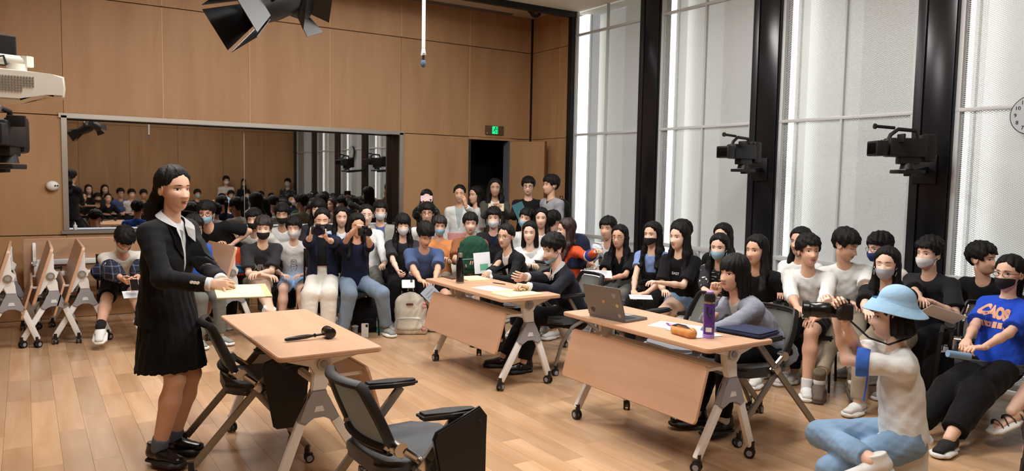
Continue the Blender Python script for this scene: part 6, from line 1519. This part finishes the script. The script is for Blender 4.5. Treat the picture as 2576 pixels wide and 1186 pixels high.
G().tube([(0, .09, 0), (0, .10, .12), (0, 0, .22), (0, -.10, .12), (0, -.09, 0)], .010, 8).put('yoke', M_bd, t); G().cyl((0, 0, .20), (0, 0, CEIL-c[2]), .016, n=12).put('drop_rod', M_alu, t)
c = W(745, 8, 3.75); t = thing('stage_spotlight', 'second spotlight behind, only its open flaps in view', 'spotlight', tuple(c)); q = V3(unit((.6, -.6, -.3))).to_track_quat('Z', 'Y').to_matrix().to_4x4()
G().lathe([(0, -.14), (.06, -.14), (.07, -.1), (.07, .06)], 18, q@T(0, 0, .0)).put('housing', M_bd, t)
for k in range(4):
    Mk = q@rz(R_(20+90*k))@T(.055, 0, .05)@ry(R_(40)); G().prism([(0, -.045), (0, .045), (.10, .075), (.10, -.075)], .003, Mk@ry(R_(-90))).put('barn_door', M_bd, t)
G().cyl((0, 0, .05), (0, 0, CEIL-c[2]), .016, n=12).put('drop_rod', M_alu, t)
# hanging microphone
c = W(1065, 160, 4.5); t = thing('hanging_microphone', 'white drop pole with small microphone under grey foam', 'microphone', tuple(c))
G().cyl((0, 0, .09), (0, 0, CEIL-c[2]), .011, n=12).put('drop_pole', mat('white_pole', '#e9e9e9', .3), t); G().cyl((0, 0, .09), (0, 0, .06), .010, .014, 12).cyl((-.012, 0, .055), (.012, 0, .055), .010, n=10).put('pole_clip', M_white, t)
G().cyl((0, 0, .06), (0, 0, .02), .008, n=10).put('capsule_tube', M_blackp, t); G().sph((0, 0, 0), .016, (1, 1, 1.5), 14).put('foam_windscreen', mat('grey_blue_foam', '#5a6a88', .95, bump=.3, bscale=300), t)
# exit sign
pa = WY(1244, 328, YB-.02); t = thing('exit_sign', 'bronze exit sign plate with green running figure above the door', 'sign', (pa[0], YB-.02, pa[2]))
G().prism(rrect(.31, .13, .006), .03, rx(R_(90)), bev=.002).put('plate', mat('bronze_plate', '#6a4f3e', .4, .4), t); GR = mat('green_lit', '#16d07c', .5, emit=1.2)
G().box((0, -.017, 0), (.098, .004, .112)).put('lit_field', GR, t)
mw_ = mat('pale_lit', '#d9fff0', .5, emit=1.); g = G(); g.cyl((.005, -.022, .034), (.005, -.019, .034), .010, n=12)
for pts in (((.0, .022), (-.008, -.005)), ((-.008, -.005), (.012, -.022)), ((.012, -.022), (.004, -.044)), ((-.008, -.005), (-.028, -.018)), ((-.028, -.018), (-.04, -.014)), ((.0, .018), (.022, .008)), ((.022, .008), (.028, .02)), ((.0, .018), (-.02, .012)), ((-.02, .012), (-.026, -.002))): g.tube([(pts[0][0], -.0205, pts[0][1]), (pts[1][0], -.0205, pts[1][1])], .0038, 5)
g.put('running_figure', M_black, t)
g = G(); 
for b_ in (((.035, 0), (.006, .09)), ((.018, .042), (.034, .006))): g.box((b_[0][0], -.0202, b_[0][1]), (b_[1][0], .002, b_[1][1]))
g.put('door_symbol', M_black, t); G().box((-.135, -.016, -.048), (.022, .002, .008)).put('test_button', M_white, t); G().box((.132, -.016, .048), (.03, .002, .006)).put('indicator', M_black, t)
# motion sensor on the left of the mirror
pa = WY(132, 468, YB-.02); t = thing('wall_sensor', 'round white motion sensor with two dark dots on the wood wall', 'sensor', (pa[0], YB, pa[2]))
G().sph((0, -.035, 0), .058, (1.1, .8, .95), 20).put('dome', M_white, t); G().sph((.025, -.083, .004), .009, n=10).sph((.048, -.073, .004), .009, n=10).put('lens_dots', M_blackp, t)
# dome camera under the soffit
pa = W(1347, 46, 10.9); t = thing('dome_camera', 'small black dome camera under the ceiling strip', 'security camera', (pa[0], pa[1], CEIL+.09)); G().cyl((0, 0, 0), (0, 0, -.06), .11, n=24).put('housing', M_blackp, t); G().sph((0, 0, -.06), .085, (1, 1, .9), 20).put('dome', mat('smoked_dome', '#0b0b0d', .08), t)
# clock at the right edge
pa = WX(2601, 290, XW-.03); t = thing('wall_clock', 'round wall clock with black rim cut by the right edge', 'clock', (XW-.03, pa[1], pa[2]), R_(90))
G().cyl((0, .0, 0), (0, .04, 0), .155, n=40).put('rim', M_blackp, t); G().cyl((0, .041, 0), (0, .045, 0), .147, n=40).put('face', mat('clock_face', '#b9bfc2', .5), t)
for k in range(1, 13):
    me = text_mesh(str(k), .042, .0008); o = link('numeral', me, M_black, t); a = R_(90-30*k); o.matrix_local = T(-.112*math.cos(a), .047, .112*math.sin(a))@rz(R_(180))@rx(R_(90))
g = G(); g.box((0, .048, .03), (.006, .001, .07), M=Matrix.Identity(4)); g.box((-.03, .048, 0), (.06, .001, .008)); g.put('hands', M_black, t)
# things on the mirror ledge
pa = WY(181, 583, YB+.1); t = thing('squeeze_bottle', 'small white squeeze bottle on the mirror ledge', 'bottle', (max(pa[0], MX0+.09), YB+.10, MZ0)); G().lathe([(0, 0), (.02, 0), (.021, .05), (.008, .06), (.006, .085), (0, .087)], 14).put('body', M_white, t)
for i, (x, l, cc) in enumerate(((.95, .10, '#cdbd97'), (1.15, .05, '#c9c9c4'))):
    t = thing('chalk_box', ('beige box on the mirror ledge', 'small pale box on the mirror ledge, right of the beige one')[i], 'box', (x, YB+.10, MZ0)); G().box((0, 0, .012), (l, .03, .022), bev=.003).put('carton', mat('box_'+cc[1:], cc, .7), t)
